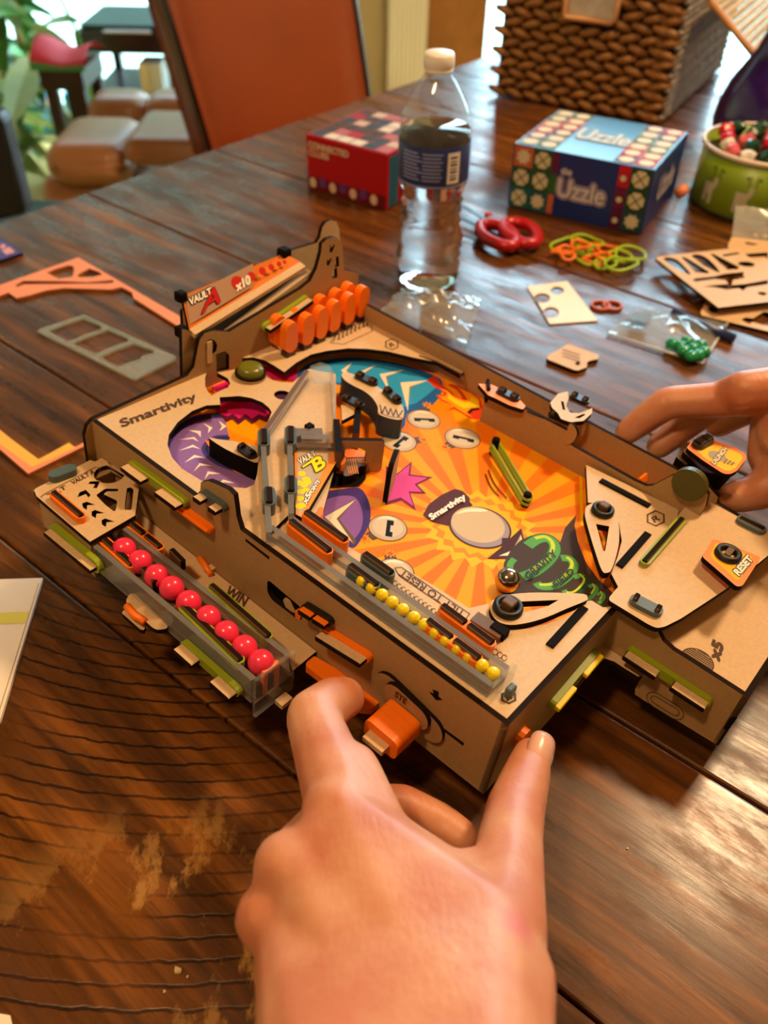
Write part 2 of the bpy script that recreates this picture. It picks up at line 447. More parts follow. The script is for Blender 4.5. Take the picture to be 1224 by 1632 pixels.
# ================================================================ table
PD = Vector((0.7792, -0.6268, 0)); PN = Vector((0.6268, 0.7792, 0))
def wood_table():
    m = bpy.data.materials.new('dark_glossy_table_wood'); m.use_nodes = True
    nt = m.node_tree; b = nt.nodes['Principled BSDF']; N = nt.nodes.new; L = nt.links.new
    tc = N('ShaderNodeTexCoord'); oi = N('ShaderNodeObjectInfo')
    off = N('ShaderNodeVectorMath'); off.operation = 'ADD'
    sc = N('ShaderNodeVectorMath'); sc.operation = 'SCALE'; sc.inputs['Scale'].default_value = 7.0
    cmb = N('ShaderNodeCombineXYZ'); L(oi.outputs['Random'], cmb.inputs[0]); L(oi.outputs['Random'], cmb.inputs[2])
    L(cmb.outputs[0], sc.inputs[0]); L(tc.outputs['Object'], off.inputs[0]); L(sc.outputs[0], off.inputs[1])
    mp = N('ShaderNodeMapping'); mp.inputs['Scale'].default_value = (5, 60, 5); L(off.outputs[0], mp.inputs[0])
    g = N('ShaderNodeTexNoise'); g.inputs['Scale'].default_value = 1.6; g.inputs['Detail'].default_value = 9; g.inputs['Roughness'].default_value = 0.62; g.inputs['Distortion'].default_value = 0.35
    L(mp.outputs[0], g.inputs['Vector'])
    cr = N('ShaderNodeValToRGB'); e = cr.color_ramp.elements
    e[0].position = 0.28; e[0].color = (*lin('#2f190b'), 1); e[1].position = 0.72; e[1].color = (*lin('#8a521c'), 1)
    x = e.new(0.5); x.color = (*lin('#5c3512'), 1)
    L(g.outputs[0], cr.inputs[0])
    # broad tone changes
    n2 = N('ShaderNodeTexNoise'); n2.inputs['Scale'].default_value = 5; n2.inputs['Detail'].default_value = 4
    L(off.outputs[0], n2.inputs['Vector'])
    r2 = N('ShaderNodeMapRange'); r2.inputs[1].default_value = 0.3; r2.inputs[2].default_value = 0.7; r2.inputs[3].default_value = 0.6; r2.inputs[4].default_value = 1.25
    L(n2.outputs[0], r2.inputs[0])
    mul = N('ShaderNodeMix'); mul.data_type = 'RGBA'; mul.blend_type = 'MULTIPLY'; mul.inputs[0].default_value = 1
    cc = N('ShaderNodeCombineColor'); [L(r2.outputs[0], cc.inputs[i]) for i in range(3)]
    L(cr.outputs[0], mul.inputs[6]); L(cc.outputs[0], mul.inputs[7])
    # curved saw marks across the near boards
    geo = N('ShaderNodeNewGeometry')
    wv = N('ShaderNodeTexWave'); wv.wave_type = 'RINGS'; wv.rings_direction = 'SPHERICAL'; wv.inputs['Scale'].default_value = 34; wv.inputs['Distortion'].default_value = 1.1
    wv.inputs['Detail'].default_value = 2; wv.inputs['Detail Scale'].default_value = 3.0
    mp2 = N('ShaderNodeMapping'); mp2.inputs['Location'].default_value = (0.10, -0.55, 0.0); mp2.inputs['Scale'].default_value = (1, 1, 0.05)
    L(geo.outputs['Position'], mp2.inputs[0]); L(mp2.outputs[0], wv.inputs['Vector'])
    sr = N('ShaderNodeMapRange'); sr.inputs[1].default_value = 0.90; sr.inputs[2].default_value = 0.985; sr.clamp = True
    L(wv.outputs['Fac'], sr.inputs[0])
    sep = N('ShaderNodeSeparateXYZ'); L(geo.outputs['Position'], sep.inputs[0])
    near = N('ShaderNodeMapRange'); near.inputs[3].default_value = 0; near.inputs[4].default_value = 1
    ndist = N('ShaderNodeVectorMath'); ndist.operation = 'DISTANCE'; ndist.inputs[1].default_value = (-0.16, 0.20, 0); L(geo.outputs['Position'], ndist.inputs[0])
    near.inputs[1].default_value = 0.23; near.inputs[2].default_value = 0.10; L(ndist.outputs['Value'], near.inputs[0])
    n3 = N('ShaderNodeTexNoise'); n3.inputs['Scale'].default_value = 9; n3.inputs['Detail'].default_value = 3; L(geo.outputs['Position'], n3.inputs['Vector'])
    r3 = N('ShaderNodeMapRange'); r3.inputs[1].default_value = 0.34; r3.inputs[2].default_value = 0.5; L(n3.outputs[0], r3.inputs[0])
    m1 = N('ShaderNodeMath'); m1.operation = 'MULTIPLY'; L(sr.outputs[0], m1.inputs[0]); L(near.outputs[0], m1.inputs[1])
    m2 = N('ShaderNodeMath'); m2.operation = 'MULTIPLY'; L(m1.outputs[0], m2.inputs[0]); L(r3.outputs[0], m2.inputs[1])
    m3 = N('ShaderNodeMath'); m3.operation = 'MULTIPLY'; m3.inputs[1].default_value = 0.9; L(m2.outputs[0], m3.inputs[0])
    dk = N('ShaderNodeMix'); dk.data_type = 'RGBA'; dk.inputs[7].default_value = (*lin('#1c0d06'), 1)
    L(m3.outputs[0], dk.inputs[0]); L(mul.outputs[2], dk.inputs[6])
    # worn pale patches near the viewer's left
    n4 = N('ShaderNodeTexNoise'); n4.inputs['Scale'].default_value = 13; n4.inputs['Detail'].default_value = 9; n4.inputs['Roughness'].default_value = 0.7
    mp4 = N('ShaderNodeMapping'); mp4.inputs['Scale'].default_value = (1, 0.55, 1); mp4.inputs['Rotation'].default_value = (0, 0, 0.5); L(geo.outputs['Position'], mp4.inputs[0]); L(mp4.outputs[0], n4.inputs['Vector'])
    r4 = N('ShaderNodeMapRange'); r4.inputs[1].default_value = 0.555; r4.inputs[2].default_value = 0.59; L(n4.outputs[0], r4.inputs[0])
    dist = N('ShaderNodeVectorMath'); dist.operation = 'DISTANCE'; dist.inputs[1].default_value = (-0.085, 0.10, 0); L(geo.outputs['Position'], dist.inputs[0])
    r5 = N('ShaderNodeMapRange'); r5.inputs[1].default_value = 0.11; r5.inputs[2].default_value = 0.06; r5.inputs[3].default_value = 0; r5.inputs[4].default_value = 0.9; L(dist.outputs['Value'], r5.inputs[0])
    m5 = N('ShaderNodeMath'); m5.operation = 'MULTIPLY'; L(r4.outputs[0], m5.inputs[0]); L(r5.outputs[0], m5.inputs[1])
    wn_ = N('ShaderNodeMix'); wn_.data_type = 'RGBA'; wn_.inputs[7].default_value = (*lin('#a5793f'), 1)
    L(m5.outputs[0], wn_.inputs[0]); L(dk.outputs[2], wn_.inputs[6])
    L(wn_.outputs[2], b.inputs['Base Color'])
    rr = N('ShaderNodeMapRange'); rr.inputs[3].default_value = 0.18; rr.inputs[4].default_value = 0.27; L(g.outputs[0], rr.inputs[0])

    b.inputs['Specular IOR Level'].default_value = 0.27
    b.inputs['Coat Roughness'].default_value = 0.15
    n6 = N('ShaderNodeTexNoise'); n6.inputs['Scale'].default_value = 26; n6.inputs['Detail'].default_value = 8; n6.inputs['Roughness'].default_value = 0.7; mp6 = N('ShaderNodeMapping'); mp6.inputs['Scale'].default_value = (0.5, 1.6, 1); L(off.outputs[0], mp6.inputs[0]); L(mp6.outputs[0], n6.inputs['Vector'])
    r6 = N('ShaderNodeMapRange'); r6.inputs[1].default_value = 0.40; r6.inputs[2].default_value = 0.60; r6.inputs[3].default_value = 0.02; r6.inputs[4].default_value = 0.28; L(n6.outputs[0], r6.inputs[0]); L(r6.outputs[0], b.inputs['Coat Weight'])
    r7 = N('ShaderNodeMapRange'); r7.inputs[1].default_value = 0.38; r7.inputs[2].default_value = 0.62; r7.inputs[3].default_value = 0.18; r7.inputs[4].default_value = 0.0; L(n6.outputs[0], r7.inputs[0])
    rs = N('ShaderNodeMath'); rs.operation = 'ADD'; L(rr.outputs[0], rs.inputs[0]); L(r7.outputs[0], rs.inputs[1]); L(rs.outputs[0], b.inputs['Roughness'])
    bp = N('ShaderNodeBump'); bp.inputs['Strength'].default_value = 0.22; bp.inputs['Distance'].default_value = 0.0005
    ad = N('ShaderNodeMath'); ad.operation = 'SUBTRACT'; L(g.outputs[0], ad.inputs[0]); L(m3.outputs[0], ad.inputs[1])
    L(ad.outputs[0], bp.inputs['Height']); L(bp.outputs[0], b.inputs['Normal']); L(bp.outputs[0], b.inputs['Coat Normal'])
    return m
TW = wood_table()
table = empty('dining_table', (0.1, 0.5, FZ), 'large dark reddish-brown plank dining table with a glossy worn top', 'table')
table_M = Matrix.Translation(table.location).inverted()
seams = [-0.62, -0.46, -0.30, -0.13, 0.143, 0.277, 0.522, 0.719, 0.90, 1.06, 1.225, 1.40, 1.58]
ang = math.atan2(PD.y, PD.x)
for a, c in zip(seams, seams[1:]):
    bm = bmesh.new()
    bb = Bag(); g = 0.0007
    bb.box((-0.872, a + g, -0.035), (1.15, c - g, 0.0), TW)
    o = bb.build('plank', table)
    o.matrix_local = table_M @ Matrix.Rotation(ang, 4, 'Z')
    bevel(o, 0.0016, 2)
    bm.free()
bb = Bag(); bb.box((-0.80, -0.56, -0.12), (1.07, 1.50, -0.036), TW)
o = bb.build('apron', table); o.matrix_local = table_M @ Matrix.Rotation(ang, 4, 'Z')
for sx, sy in ((-0.74, -0.5), (-0.74, 1.42), (1.0, -0.5), (1.0, 1.42)):
    bb = Bag(); bb.box((sx - 0.045, sy - 0.045, FZ), (sx + 0.045, sy + 0.045, -0.12), TW)
    o = bb.build('leg', table); o.matrix_local = table_M @ Matrix.Rotation(ang, 4, 'Z')
# ================================================================ pinball machine (one thing, all parts in its own frame)
HP = -0.0119          # playfield level
PB = empty('pinball_machine', label='laser-cut tan fibreboard tabletop pinball machine with orange sunburst playfield, held by two hands', cat='toy pinball machine', M=MB)
DN = Vector((0, 0, 1))

def clip(p0, p1, n, third, band, heads=2, depth=0.0072, bdepth=0.0034, thick=0.003, mface=MDF, medge=MDF_EDGE, grow=0.0013, gap=0.0016, parent=None, b0=0.0):
    """joint tab poking through a sheet with an elastic band looped round it"""
    parent = parent or PB
    p0, p1, n, third = Vector(p0), Vector(p1), Vector(n).normalized(), Vector(third).normalized()
    d = (p1 - p0); L = d.length; d.normalize(); third = (third - d * third.dot(d)).normalized()
    fr = frame3(p0, d, third, n)
    if band is not None:
        r = thick / 2 + grow
        out = stadium((r * 0.6, 0), (L - r * 0.6, 0), r)
        bevel(plate('rubber_band', out, b0 + 0.0002, b0 + bdepth, [band, band], parent, fr), 0.0006)
    hl = (L - gap * (heads - 1)) / heads
    for i in range(heads):
        a0 = i * (hl + gap)
        bb = Bag(); bx(bb, fr(a0 + hl / 2, 0, b0 + depth / 2), d, third, n, hl, thick, depth, mface, medge)
        bevel(bb.build('joint_tab', parent), 0.0005, 1)

def wall(name, a, b, z0, z1, th, mside, mtop, parent=None):
    """upright strip between two plan points"""
    a, b = Vector((a[0], a[1], 0)), Vector((b[0], b[1], 0)); d = (b - a); L = d.length; d.normalize(); n = Vector((-d.y, d.x, 0))
    bb = Bag(); bb.box((0, -th / 2, z0), (L, th / 2, z1), mside, frame3(a, d, n, (0, 0, 1)), mtop)
    return bb.build(name, parent or PB)

# ---- side, front and back panels
y_bump = [LX(x, y, -0.0015) for x, y in ZC((860, 228), (868, 205), (903, 197), (940, 212), (1000, 240), (1028, 268), (1036, 320), (1042, 372), (1062, 402))]
out = [(-0.003, -0.0528), (-0.003, 0.0), (y_bump[-1][0], 0.0)] + [p for p in reversed(y_bump[1:-1])] + [(y_bump[0][0], 0.0), (0.2875, 0.0), (0.2875, -0.0528)]
holes = [rnd([LX(x, y, -0.003) for x, y in ZN((690, 190), (720, 188), (1075, 490), (1095, 560), (1085, 635), (1040, 630), (740, 400), (690, 310))], 0.002),
         [LX(x, y, -0.003) for x, y in ZC((1075, 484), (1192, 574), (1190, 588), (1075, 498))],
         [LX(x, y, -0.003) for x, y in ZK((735, 430), (832, 500), (828, 512), (733, 440))]]
LEFTM = [DKMDF, MDF_EDGE]
PANEL = mat('panel_mdf', '#a88456', 0.6, noise=(420, 0.10))  # darker copy of the sheet board, shade of upright panels in its colour
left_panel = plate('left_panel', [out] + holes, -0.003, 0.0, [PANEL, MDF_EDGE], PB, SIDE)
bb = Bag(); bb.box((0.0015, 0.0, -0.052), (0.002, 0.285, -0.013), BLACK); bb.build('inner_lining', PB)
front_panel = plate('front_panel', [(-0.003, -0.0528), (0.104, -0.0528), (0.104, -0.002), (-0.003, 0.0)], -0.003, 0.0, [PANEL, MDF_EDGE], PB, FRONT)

bp = [(-0.0085, -0.0528), (-0.0085, -0.008), (-0.006, -0.002), (-0.002, 0.0005), (0.066, 0.0035), (0.0715, 0.008)] + \
     [LY(x, y, 0.2875) for x, y in ((316, 552), (318.5, 541), (326, 531), (340, 527), (365, 529), (479, 461), (495, 448), (505, 428), (512, 402), (513, 389), (521, 381), (531, 378), (538, 379), (546, 392), (547, 415))] + \
     [(0.2055, 0.036), (0.222, 0.030), (0.222, -0.0528)]
kh = [LY(x, y, 0.2875) for x, y in ZA((205, 650), (212, 625), (232, 612), (254, 622), (264, 645), (258, 672), (240, 690), (218, 682))]
sq = [LY(x, y, 0.2875) for x, y in ZA((258, 688), (300, 672), (322, 690), (322, 760), (262, 772))]
yy = [[LY(x, y, 0.2875) for x, y in ZA((812, 152), (822, 168), (834, 150), (838, 156), (824, 190), (812, 190))],
      [LY(x, y, 0.2875) for x, y in ZA((798, 222), (808, 232), (818, 216), (822, 222), (808, 256), (798, 254))],
      [LY(x, y, 0.2875) for x, y in ZA((838, 215), (856, 208), (858, 258), (838, 262))],
      [LY(x, y, 0.2875) for x, y in ZA((822, 280), (848, 262), (850, 312), (826, 318))]]
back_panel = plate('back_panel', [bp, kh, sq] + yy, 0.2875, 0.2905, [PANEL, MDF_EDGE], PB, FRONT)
kp = LY(*ZA((228, 668))[0], 0.287)
bb = Bag(); bb.box((kp[0] - 0.0018, 0.2868, kp[1] - 0.009), (kp[0] + 0.0018, 0.2895, kp[1] + 0.006), MDF); bb.build('lever', PB)
clip((*[LY(417, 522, 0.2875)[0]], 0.2875, LY(417, 522, 0.2875)[1]), (LY(486, 474, 0.2875)[0], 0.2875, LY(486, 474, 0.2875)[1]), (0, -1, 0), (0, 0, 1), GREEN, heads=1, depth=0.0085, bdepth=0.0035)

# outer lane wall and inner lane wall on the right
ow = [(-0.002, -0.0528), (-0.004, -0.004), (-0.003, 0.004), (0.004, 0.0075), (0.2905, 0.0125), (0.2905, -0.0528)]
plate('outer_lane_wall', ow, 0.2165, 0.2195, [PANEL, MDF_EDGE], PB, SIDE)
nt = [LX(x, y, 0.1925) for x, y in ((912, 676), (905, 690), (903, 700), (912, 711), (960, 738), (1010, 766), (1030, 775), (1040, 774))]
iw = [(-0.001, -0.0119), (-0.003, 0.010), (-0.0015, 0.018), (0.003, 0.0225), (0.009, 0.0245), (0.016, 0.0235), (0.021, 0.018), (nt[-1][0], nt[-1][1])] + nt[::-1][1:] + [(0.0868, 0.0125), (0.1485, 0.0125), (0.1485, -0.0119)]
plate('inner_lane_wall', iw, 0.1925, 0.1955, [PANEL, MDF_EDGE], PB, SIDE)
c = LX(1102, 769, 0.1925)
dsc = plate('button_disc', circ(c, 0.0098, 28), 0.1885, 0.1925, [OLIVED, OLIVED], PB, SIDE); bevel(dsc, 0.0014, 3)
q = [LX(x, y, 0.204) for x, y in ZI((590, 620), (610, 605), (622, 608), (622, 640), (600, 645))]
plate('launch_rod_tip', q, 0.2, 0.208, [ORANGE, ORANGE], PB, SIDE)

# ---- playfield with printed artwork
SUN = bpy.data.materials.new('sunburst_print'); SUN.use_nodes = True
def _sun():
    nt = SUN.node_tree; b = nt.nodes['Principled BSDF']; N = nt.nodes.new; L = nt.links.new
    b.inputs['Roughness'].default_value = 0.6; b.inputs['Specular IOR Level'].default_value = 0.1
    cx, cy = T(768, 845, HP)
    tc = N('ShaderNodeTexCoord'); sp = N('ShaderNodeSeparateXYZ'); L(tc.outputs['Object'], sp.inputs[0])
    sx = N('ShaderNodeMath'); sx.operation = 'SUBTRACT'; sx.inputs[1].default_value = cx; L(sp.outputs[0], sx.inputs[0])
    sy = N('ShaderNodeMath'); sy.operation = 'SUBTRACT'; sy.inputs[1].default_value = cy; L(sp.outputs[1], sy.inputs[0])
    at = N('ShaderNodeMath'); at.operation = 'ARCTAN2'; L(sy.outputs[0], at.inputs[0]); L(sx.outputs[0], at.inputs[1])
    mu = N('ShaderNodeMath'); mu.operation = 'MULTIPLY'; mu.inputs[1].default_value = 24; L(at.outputs[0], mu.inputs[0])
    si = N('ShaderNodeMath'); si.operation = 'SINE'; L(mu.outputs[0], si.inputs[0])
    st = N('ShaderNodeMapRange'); st.inputs[1].default_value = -0.15; st.inputs[2].default_value = 0.15; L(si.outputs[0], st.inputs[0])
    # printed fade from pale orange near the middle to plain orange outside
    cb = N('ShaderNodeCombineXYZ'); L(sx.outputs[0], cb.inputs[0]); L(sy.outputs[0], cb.inputs[1])
    ln = N('ShaderNodeVectorMath'); ln.operation = 'LENGTH'; L(cb.outputs[0], ln.inputs[0])
    fd = N('ShaderNodeMapRange'); fd.inputs[1].default_value = 0.05; fd.inputs[2].default_value = 0.12; L(ln.outputs['Value'], fd.inputs[0])
    a = N('ShaderNodeMix'); a.data_type = 'RGBA'; a.inputs[6].default_value = (*lin('#ffa51e'), 1); a.inputs[7].default_value = (*lin('#ff7a1c'), 1); L(st.outputs[0], a.inputs[0])
    c2 = N('ShaderNodeMix'); c2.data_type = 'RGBA'; c2.inputs[6].default_value = (*lin('#ffa000'), 1); c2.inputs[7].default_value = (*lin('#ff8a00'), 1); L(st.outputs[0], c2.inputs[0])
    d = N('ShaderNodeMix'); d.data_type = 'RGBA'; L(fd.outputs[0], d.inputs[0]); L(a.outputs[2], d.inputs[6]); L(c2.outputs[2], d.inputs[7])
    L(d.outputs[2], b.inputs['Base Color'])
_sun()
playfield = plate('playfield', [(0.0, 0.0), (0.2165, 0.0), (0.2165, 0.2875), (0.0, 0.2875)], HP - 0.003, HP, [SUN, MDF_EDGE], PB)
P = Bag(); LV = [0]
def pr(col, rough=0.42): return mat('print_' + col[1:], col, rough + 0.15, spec=0.1)
def dec(pts, col, smooth=0, r=0.0):
    LV[0] += 1
    q = tp(pts, HP)
    if smooth: q = spl(q, smooth)
    elif r: q = rnd(q, r)
    P.flat(q, HP + 0.00006 + LV[0] * 0.000003, pr(col))
def decl(pts, w, col, smooth=5):
    LV[0] += 1
    q = tp(pts, HP)
    if smooth and len(q) > 2: q = spl(q, smooth, closed=False)
    P.flat(strip(q, w), HP + 0.00006 + LV[0] * 0.000003, pr(col))
def decq(q, col):
    LV[0] += 1; P.flat(q, HP + 0.00006 + LV[0] * 0.000003, pr(col))
# zig-zag bursts round the middle ball
cx, cy = T(*ZO((765, 370))[0], HP)
e1 = T(*ZO((1055, 400))[0], HP); RB = math.hypot(e1[0] - cx, e1[1] - cy)
def star(n, r0, r1, ph=0): return [(cx + (r1 if i % 2 else r0) * math.cos(math.pi * i / n + ph), cy + (r1 if i % 2 else r0) * math.sin(math.pi * i / n + ph)) for i in range(2 * n)]
decq(star(19, RB * 2.0, RB * 1.66), '#ffbe22'); decq(star(22, RB * 1.64, RB * 1.46, 0.1), '#ff8f20'); decq(star(17, RB * 1.46, RB * 1.24, 0.2), '#ffb81e')
# blue lane
dec(ZE((262, 140), (300, 92), (345, 58), (420, 40), (540, 28), (660, 38), (780, 58), (880, 88), (965, 122), (995, 152), (990, 205), (950, 258), (885, 290), (822, 305), (800, 378), (690, 342), (660, 270), (560, 190), (470, 160), (380, 160)), '#1f5fa6', 3)
dec(ZE((300, 140), (350, 85), (425, 65), (540, 52), (660, 60), (775, 82), (870, 112), (950, 148), (962, 175), (930, 205), (870, 250), (830, 262), (700, 300), (560, 175), (470, 150), (380, 150)), '#2f9bd6', 3)
decl(ZE((290, 78), (345, 45), (420, 30), (540, 22), (660, 30), (780, 48), (880, 78), (970, 112)), 0.0011, '#e07a4a')
for i in range(17):
    t = i / 16; a = spl(ZE((345, 70), (540, 42), (780, 70), (950, 130)), 6, closed=False); k = a[int(t * (len(a) - 2))]; k2 = a[int(t * (len(a) - 2)) + 1]
    decl([k, ((k[0] * 0.5 + k2[0] * 0.5), (k[1] * 0.5 + k2[1] * 0.5))], 0.0011, '#1d3f74', 0)
for c4 in ([(555, 55), (500, 93), (548, 138), (532, 96)], [(676, 64), (588, 103), (648, 168), (612, 112)], [(812, 90), (688, 112), (738, 202), (724, 125)], [(926, 142), (790, 153), (826, 292), (840, 176)]):
    dec(ZE(*c4), '#8a7a66'); a, b_, c_, d_ = c4
    dec(ZE(a, b_, c_, (d_[0] - 6, d_[1] - 3)), '#efe0c6')
# flame
dec(ZP((668, 255), (730, 315), (800, 345), (822, 385), (760, 385), (750, 395), (800, 440), (880, 470), (925, 482), (850, 522), (910, 515), (970, 545), (1040, 590), (1110, 606), (1160, 600), (1165, 500), (1140, 415), (1060, 362), (965, 310), (880, 290), (855, 300), (930, 340), (965, 380), (985, 420), (930, 392), (868, 345), (800, 300), (740, 215)), '#cf3a16')
dec(ZP((780, 330), (845, 350), (915, 405), (1000, 440), (1030, 430), (985, 365), (940, 320), (1060, 375), (1130, 425), (1140, 500), (1060, 505), (1020, 545), (1080, 590), (1000, 550), (920, 500), (900, 475), (800, 425), (770, 395), (835, 400), (850, 370)), '#ff9a12')
dec(ZP((860, 375), (930, 430), (1010, 460), (1050, 445), (1060, 400), (1120, 440), (1130, 490), (1060, 495), (1000, 510), (920, 465), (860, 420)), '#ffcf1c')
dec(ZP((1028, 540), (1060, 512), (1130, 500), (1136, 520), (1080, 528), (1050, 555)), '#15100c')
# bombs
def bomb(z, c, rx, slot, w, fuse, st):
    cc = T(*z(c)[0], HP); ee = T(*z((c[0] + rx, c[1]))[0], HP); R = math.hypot(ee[0] - cc[0], ee[1] - cc[1])
    fx, fy = z(fuse)[0]; f = T(fx, fy, HP); s = T(*z(st)[0], HP)
    d = Vector((f[0] - cc[0], f[1] - cc[1])).normalized(); n = Vector((-d.y, d.x)); cv = Vector(cc)
    decq([tuple(cv + d * R * 0.9 + n * R * .34), tuple(cv + d * R * 1.28 + n * R * .30), tuple(cv + d * R * 1.28 - n * R * .30), tuple(cv + d * R * 0.9 - n * R * .34)], '#5b4a44')
    decq(circ(cc, R * 1.04, 32), '#6b4030'); decq(circ(cc, R * 0.98, 32), '#c4b096')
    decq(circ((cc[0] + R * .06, cc[1] + R * .06), R * 0.80, 28), '#d3c2a8')
    decq(spl([(cc[0] + R * math.cos(a) * q, cc[1] + R * math.sin(a) * q) for a, q in ((0.1, .86), (0.6, .92), (1.1, .9), (1.5, .8), (1.1, .74), (0.6, .70))], 3), '#f0e4cc')
    r = R * 0.38; sp = []
    for i in range(16):
        q = r * (1.25 if i % 2 == 0 else 0.42); sp.append((s[0] + q * math.cos(i * math.pi / 8), s[1] + q * math.sin(i * math.pi / 8)))
    decq(sp, '#8a4a14')
    decq([(s[0] + (a - s[0]) * .8, s[1] + (b - s[1]) * .8) for a, b in sp], '#ffc81e'); decq(circ(s, r * .42, 10), '#f05a20')
    a, b = Vector(T(*z(slot[0])[0], HP)), Vector(T(*z(slot[1])[0], HP)); u = (b - a).normalized(); m = Vector((-u.y, u.x)) * w; L = (b - a).length
    decq([tuple(a + m), tuple(b + m), tuple(b - m), tuple(b - u * L * .3 - m), tuple(b - u * L * .3 - m * .2), tuple(a + u * L * .3 - m * .2), tuple(a + u * L * .3 - m), tuple(a - m)], '#0c0a09')
bomb(ZP, (640, 605), 142, ((556, 606), (740, 614)), 0.0019, (655, 505), (672, 475))
bomb(ZP, (425, 800), 148, ((385, 850), (490, 762)), 0.0019, (585, 790), (640, 785))
bomb(ZP, (985, 772), 150, ((900, 755), (1088, 800)), 0.0019, (870, 835), (828, 850))
bomb(ZE, (728, 862), 92, ((732, 905), (742, 826)), 0.0019, (640, 905), (612, 912))
bomb(ZF, (640, 282), 92, ((600, 300), (680, 300)), 0.0016, (622, 222), (618, 192))
# pink burst
cp = ZE((780, 640))[0]
pk = [(720, 560), (770, 600), (846, 538), (838, 602), (948, 615), (872, 652), (916, 696), (838, 692), (866, 778), (795, 728), (716, 752), (716, 650)]
dec(ZE(*pk), '#6a1d48'); dec([(cp[0] + (x - cp[0]) * .84, cp[1] + (y - cp[1]) * .84) for x, y in ZE(*pk)], '#e8489a')
# violet arrow field
dec(ZE((360, 760), (420, 690), (510, 672), (590, 668), (630, 720), (645, 790), (635, 850), (600, 915), (560, 960), (500, 930), (395, 840)), '#46357f', 3)
dec(ZE((385, 780), (430, 725), (510, 706), (570, 715), (600, 770), (606, 830), (590, 885), (545, 930), (495, 905), (410, 830)), '#8c5fae', 3)
dec([ZE((578, 716))[0], ZE((412, 810))[0], ZF((440, 150))[0], ZF((452, 130))[0], ZE((492, 820))[0]], '#6d5848')
dec([ZE((572, 724))[0], ZE((420, 809))[0], ZF((436, 140))[0], ZE((478, 818))[0]], '#e8d9bc')
# wordmark badge, ball and pointer (the mark on the ball is left plain)
dec(ZO((205, 255), (262, 150), (390, 55), (520, -4), (600, 20), (668, 92), (660, 122), (700, 160), (560, 210), (480, 300), (472, 362), (330, 330), (300, 322)), '#552a2c', r=0.0015)
decq(circ((cx, cy), RB * 1.05, 48), '#4a2426'); decq(circ((cx, cy), RB * 0.985, 48), '#9c92a0')
mcx, mcy = T(*ZO((745, 345))[0], HP)
decq(circ((mcx, mcy), RB * 0.90, 44), '#cdb797')
dec(ZO((530, 242), (600, 205), (700, 188), (800, 196), (836, 215), (760, 222), (650, 222), (580, 236)), '#f7ead2', 3)
dec(ZH((355, 402), (425, 345), (428, 300), (470, 300), (522, 252), (556, 392), (552, 402)), '#4a2426')
dec(ZH((410, 388), (480, 358), (500, 320), (520, 282), (550, 386)), '#b9a488'); dec(ZH((416, 386), (505, 352), (520, 290), (547, 384)), '#f4e8d0')
# gravity field
dec(ZH((438, 420), (470, 360), (520, 310), (570, 288), (640, 286), (690, 318), (712, 320), (735, 250), (790, 188), (782, 240), (798, 320), (838, 420), (900, 505), (960, 560), (990, 600), (945, 660), (880, 625), (760, 590), (560, 585), (440, 575), (430, 500)), '#46352c')
dec(ZH((790, 195), (820, 190), (830, 320), (880, 430), (960, 530), (985, 570), (960, 560), (900, 500), (845, 415), (805, 320), (788, 250)), '#ff8c1a')
def ring(pts, w):
    decl(pts, w * 1.25, '#2c4a2c', 6); decl(pts, w, '#58a052', 6)
    o = [(x - 3.0, y - 2.6) for x, y in pts]; decl(o[1:-1], w * 0.38, '#c2da3a', 6)
ring(ZT((355, 178), (440, 122), (530, 108), (592, 150), (606, 218), (562, 300), (480, 376), (395, 432), (305, 466)), 0.0062)
ring(ZT((186, 380), (200, 335), (232, 300)), 0.0035)
ring(ZT((665, 292), (735, 298), (782, 345), (768, 412), (695, 490), (595, 548), (480, 555), (438, 520)), 0.0050)
ring(ZT((780, 470), (850, 455), (895, 500), (870, 560), (800, 620), (730, 625), (690, 590)), 0.0032)
ring(ZT((920, 560), (970, 545), (992, 580), (960, 640), (905, 680)), 0.0022)
ring(ZT((1000, 635), (1045, 615), (1062, 650), (1040, 690), (1010, 712)), 0.0018)
# violet lane, left
lane = ZB((738, 490), (655, 497), (585, 530), (540, 588), (555, 648), (622, 706), (712, 745), (800, 765), (900, 768))
decl(lane, 0.030, '#43397e', 6); decl(lane, 0.0180, '#8d68ae', 6)
for a in ([(698, 462), (738, 490), (702, 514), (716, 490)], [(622, 474), (670, 497), (648, 524), (650, 498)], [(548, 508), (612, 514), (612, 545), (596, 524)], [(500, 556), (580, 543), (602, 566), (574, 552)], [(504, 610), (574, 580), (610, 602), (574, 592)],
          [(532, 668), (580, 630), (638, 645), (584, 643)], [(576, 712), (606, 670), (668, 684), (610, 682)], [(630, 750), (646, 710), (712, 722), (652, 724)], [(690, 775), (722, 750), (778, 768), (730, 764)]):
    dec(ZB(*a), '#f2e8da')
for off, col in ((0.0121, '#23264f'), (-0.0121, '#23264f')):
    q = [Vector(a) for a in spl(tp(lane, HP), 12, closed=False)]
    for i in range(1, len(q) - 1, 2):
        d = (q[i + 1] - q[i - 1]).normalized(); n = Vector((-d.y, d.x)); c = q[i] + n * off
        decq([tuple(c + d * .0011 + n * .0009), tuple(c - d * .0011 + n * .0009), tuple(c - d * .0011 - n * .0009), tuple(c + d * .0011 - n * .0009)], col)
dec(ZB((640, 360), (960, 360), (985, 430), (930, 470), (895, 455), (862, 480), (830, 455), (795, 482), (765, 455), (735, 470), (700, 430)), '#5c1436')
dec(ZB((660, 390), (750, 375), (880, 375), (960, 420), (925, 445), (895, 432), (862, 456), (830, 432), (798, 456), (768, 430), (740, 446), (700, 425)), '#d21e73')
dec(ZB((632, 560), (680, 570), (760, 650), (900, 730), (900, 760), (780, 715), (690, 650)), '#ff8a2a')
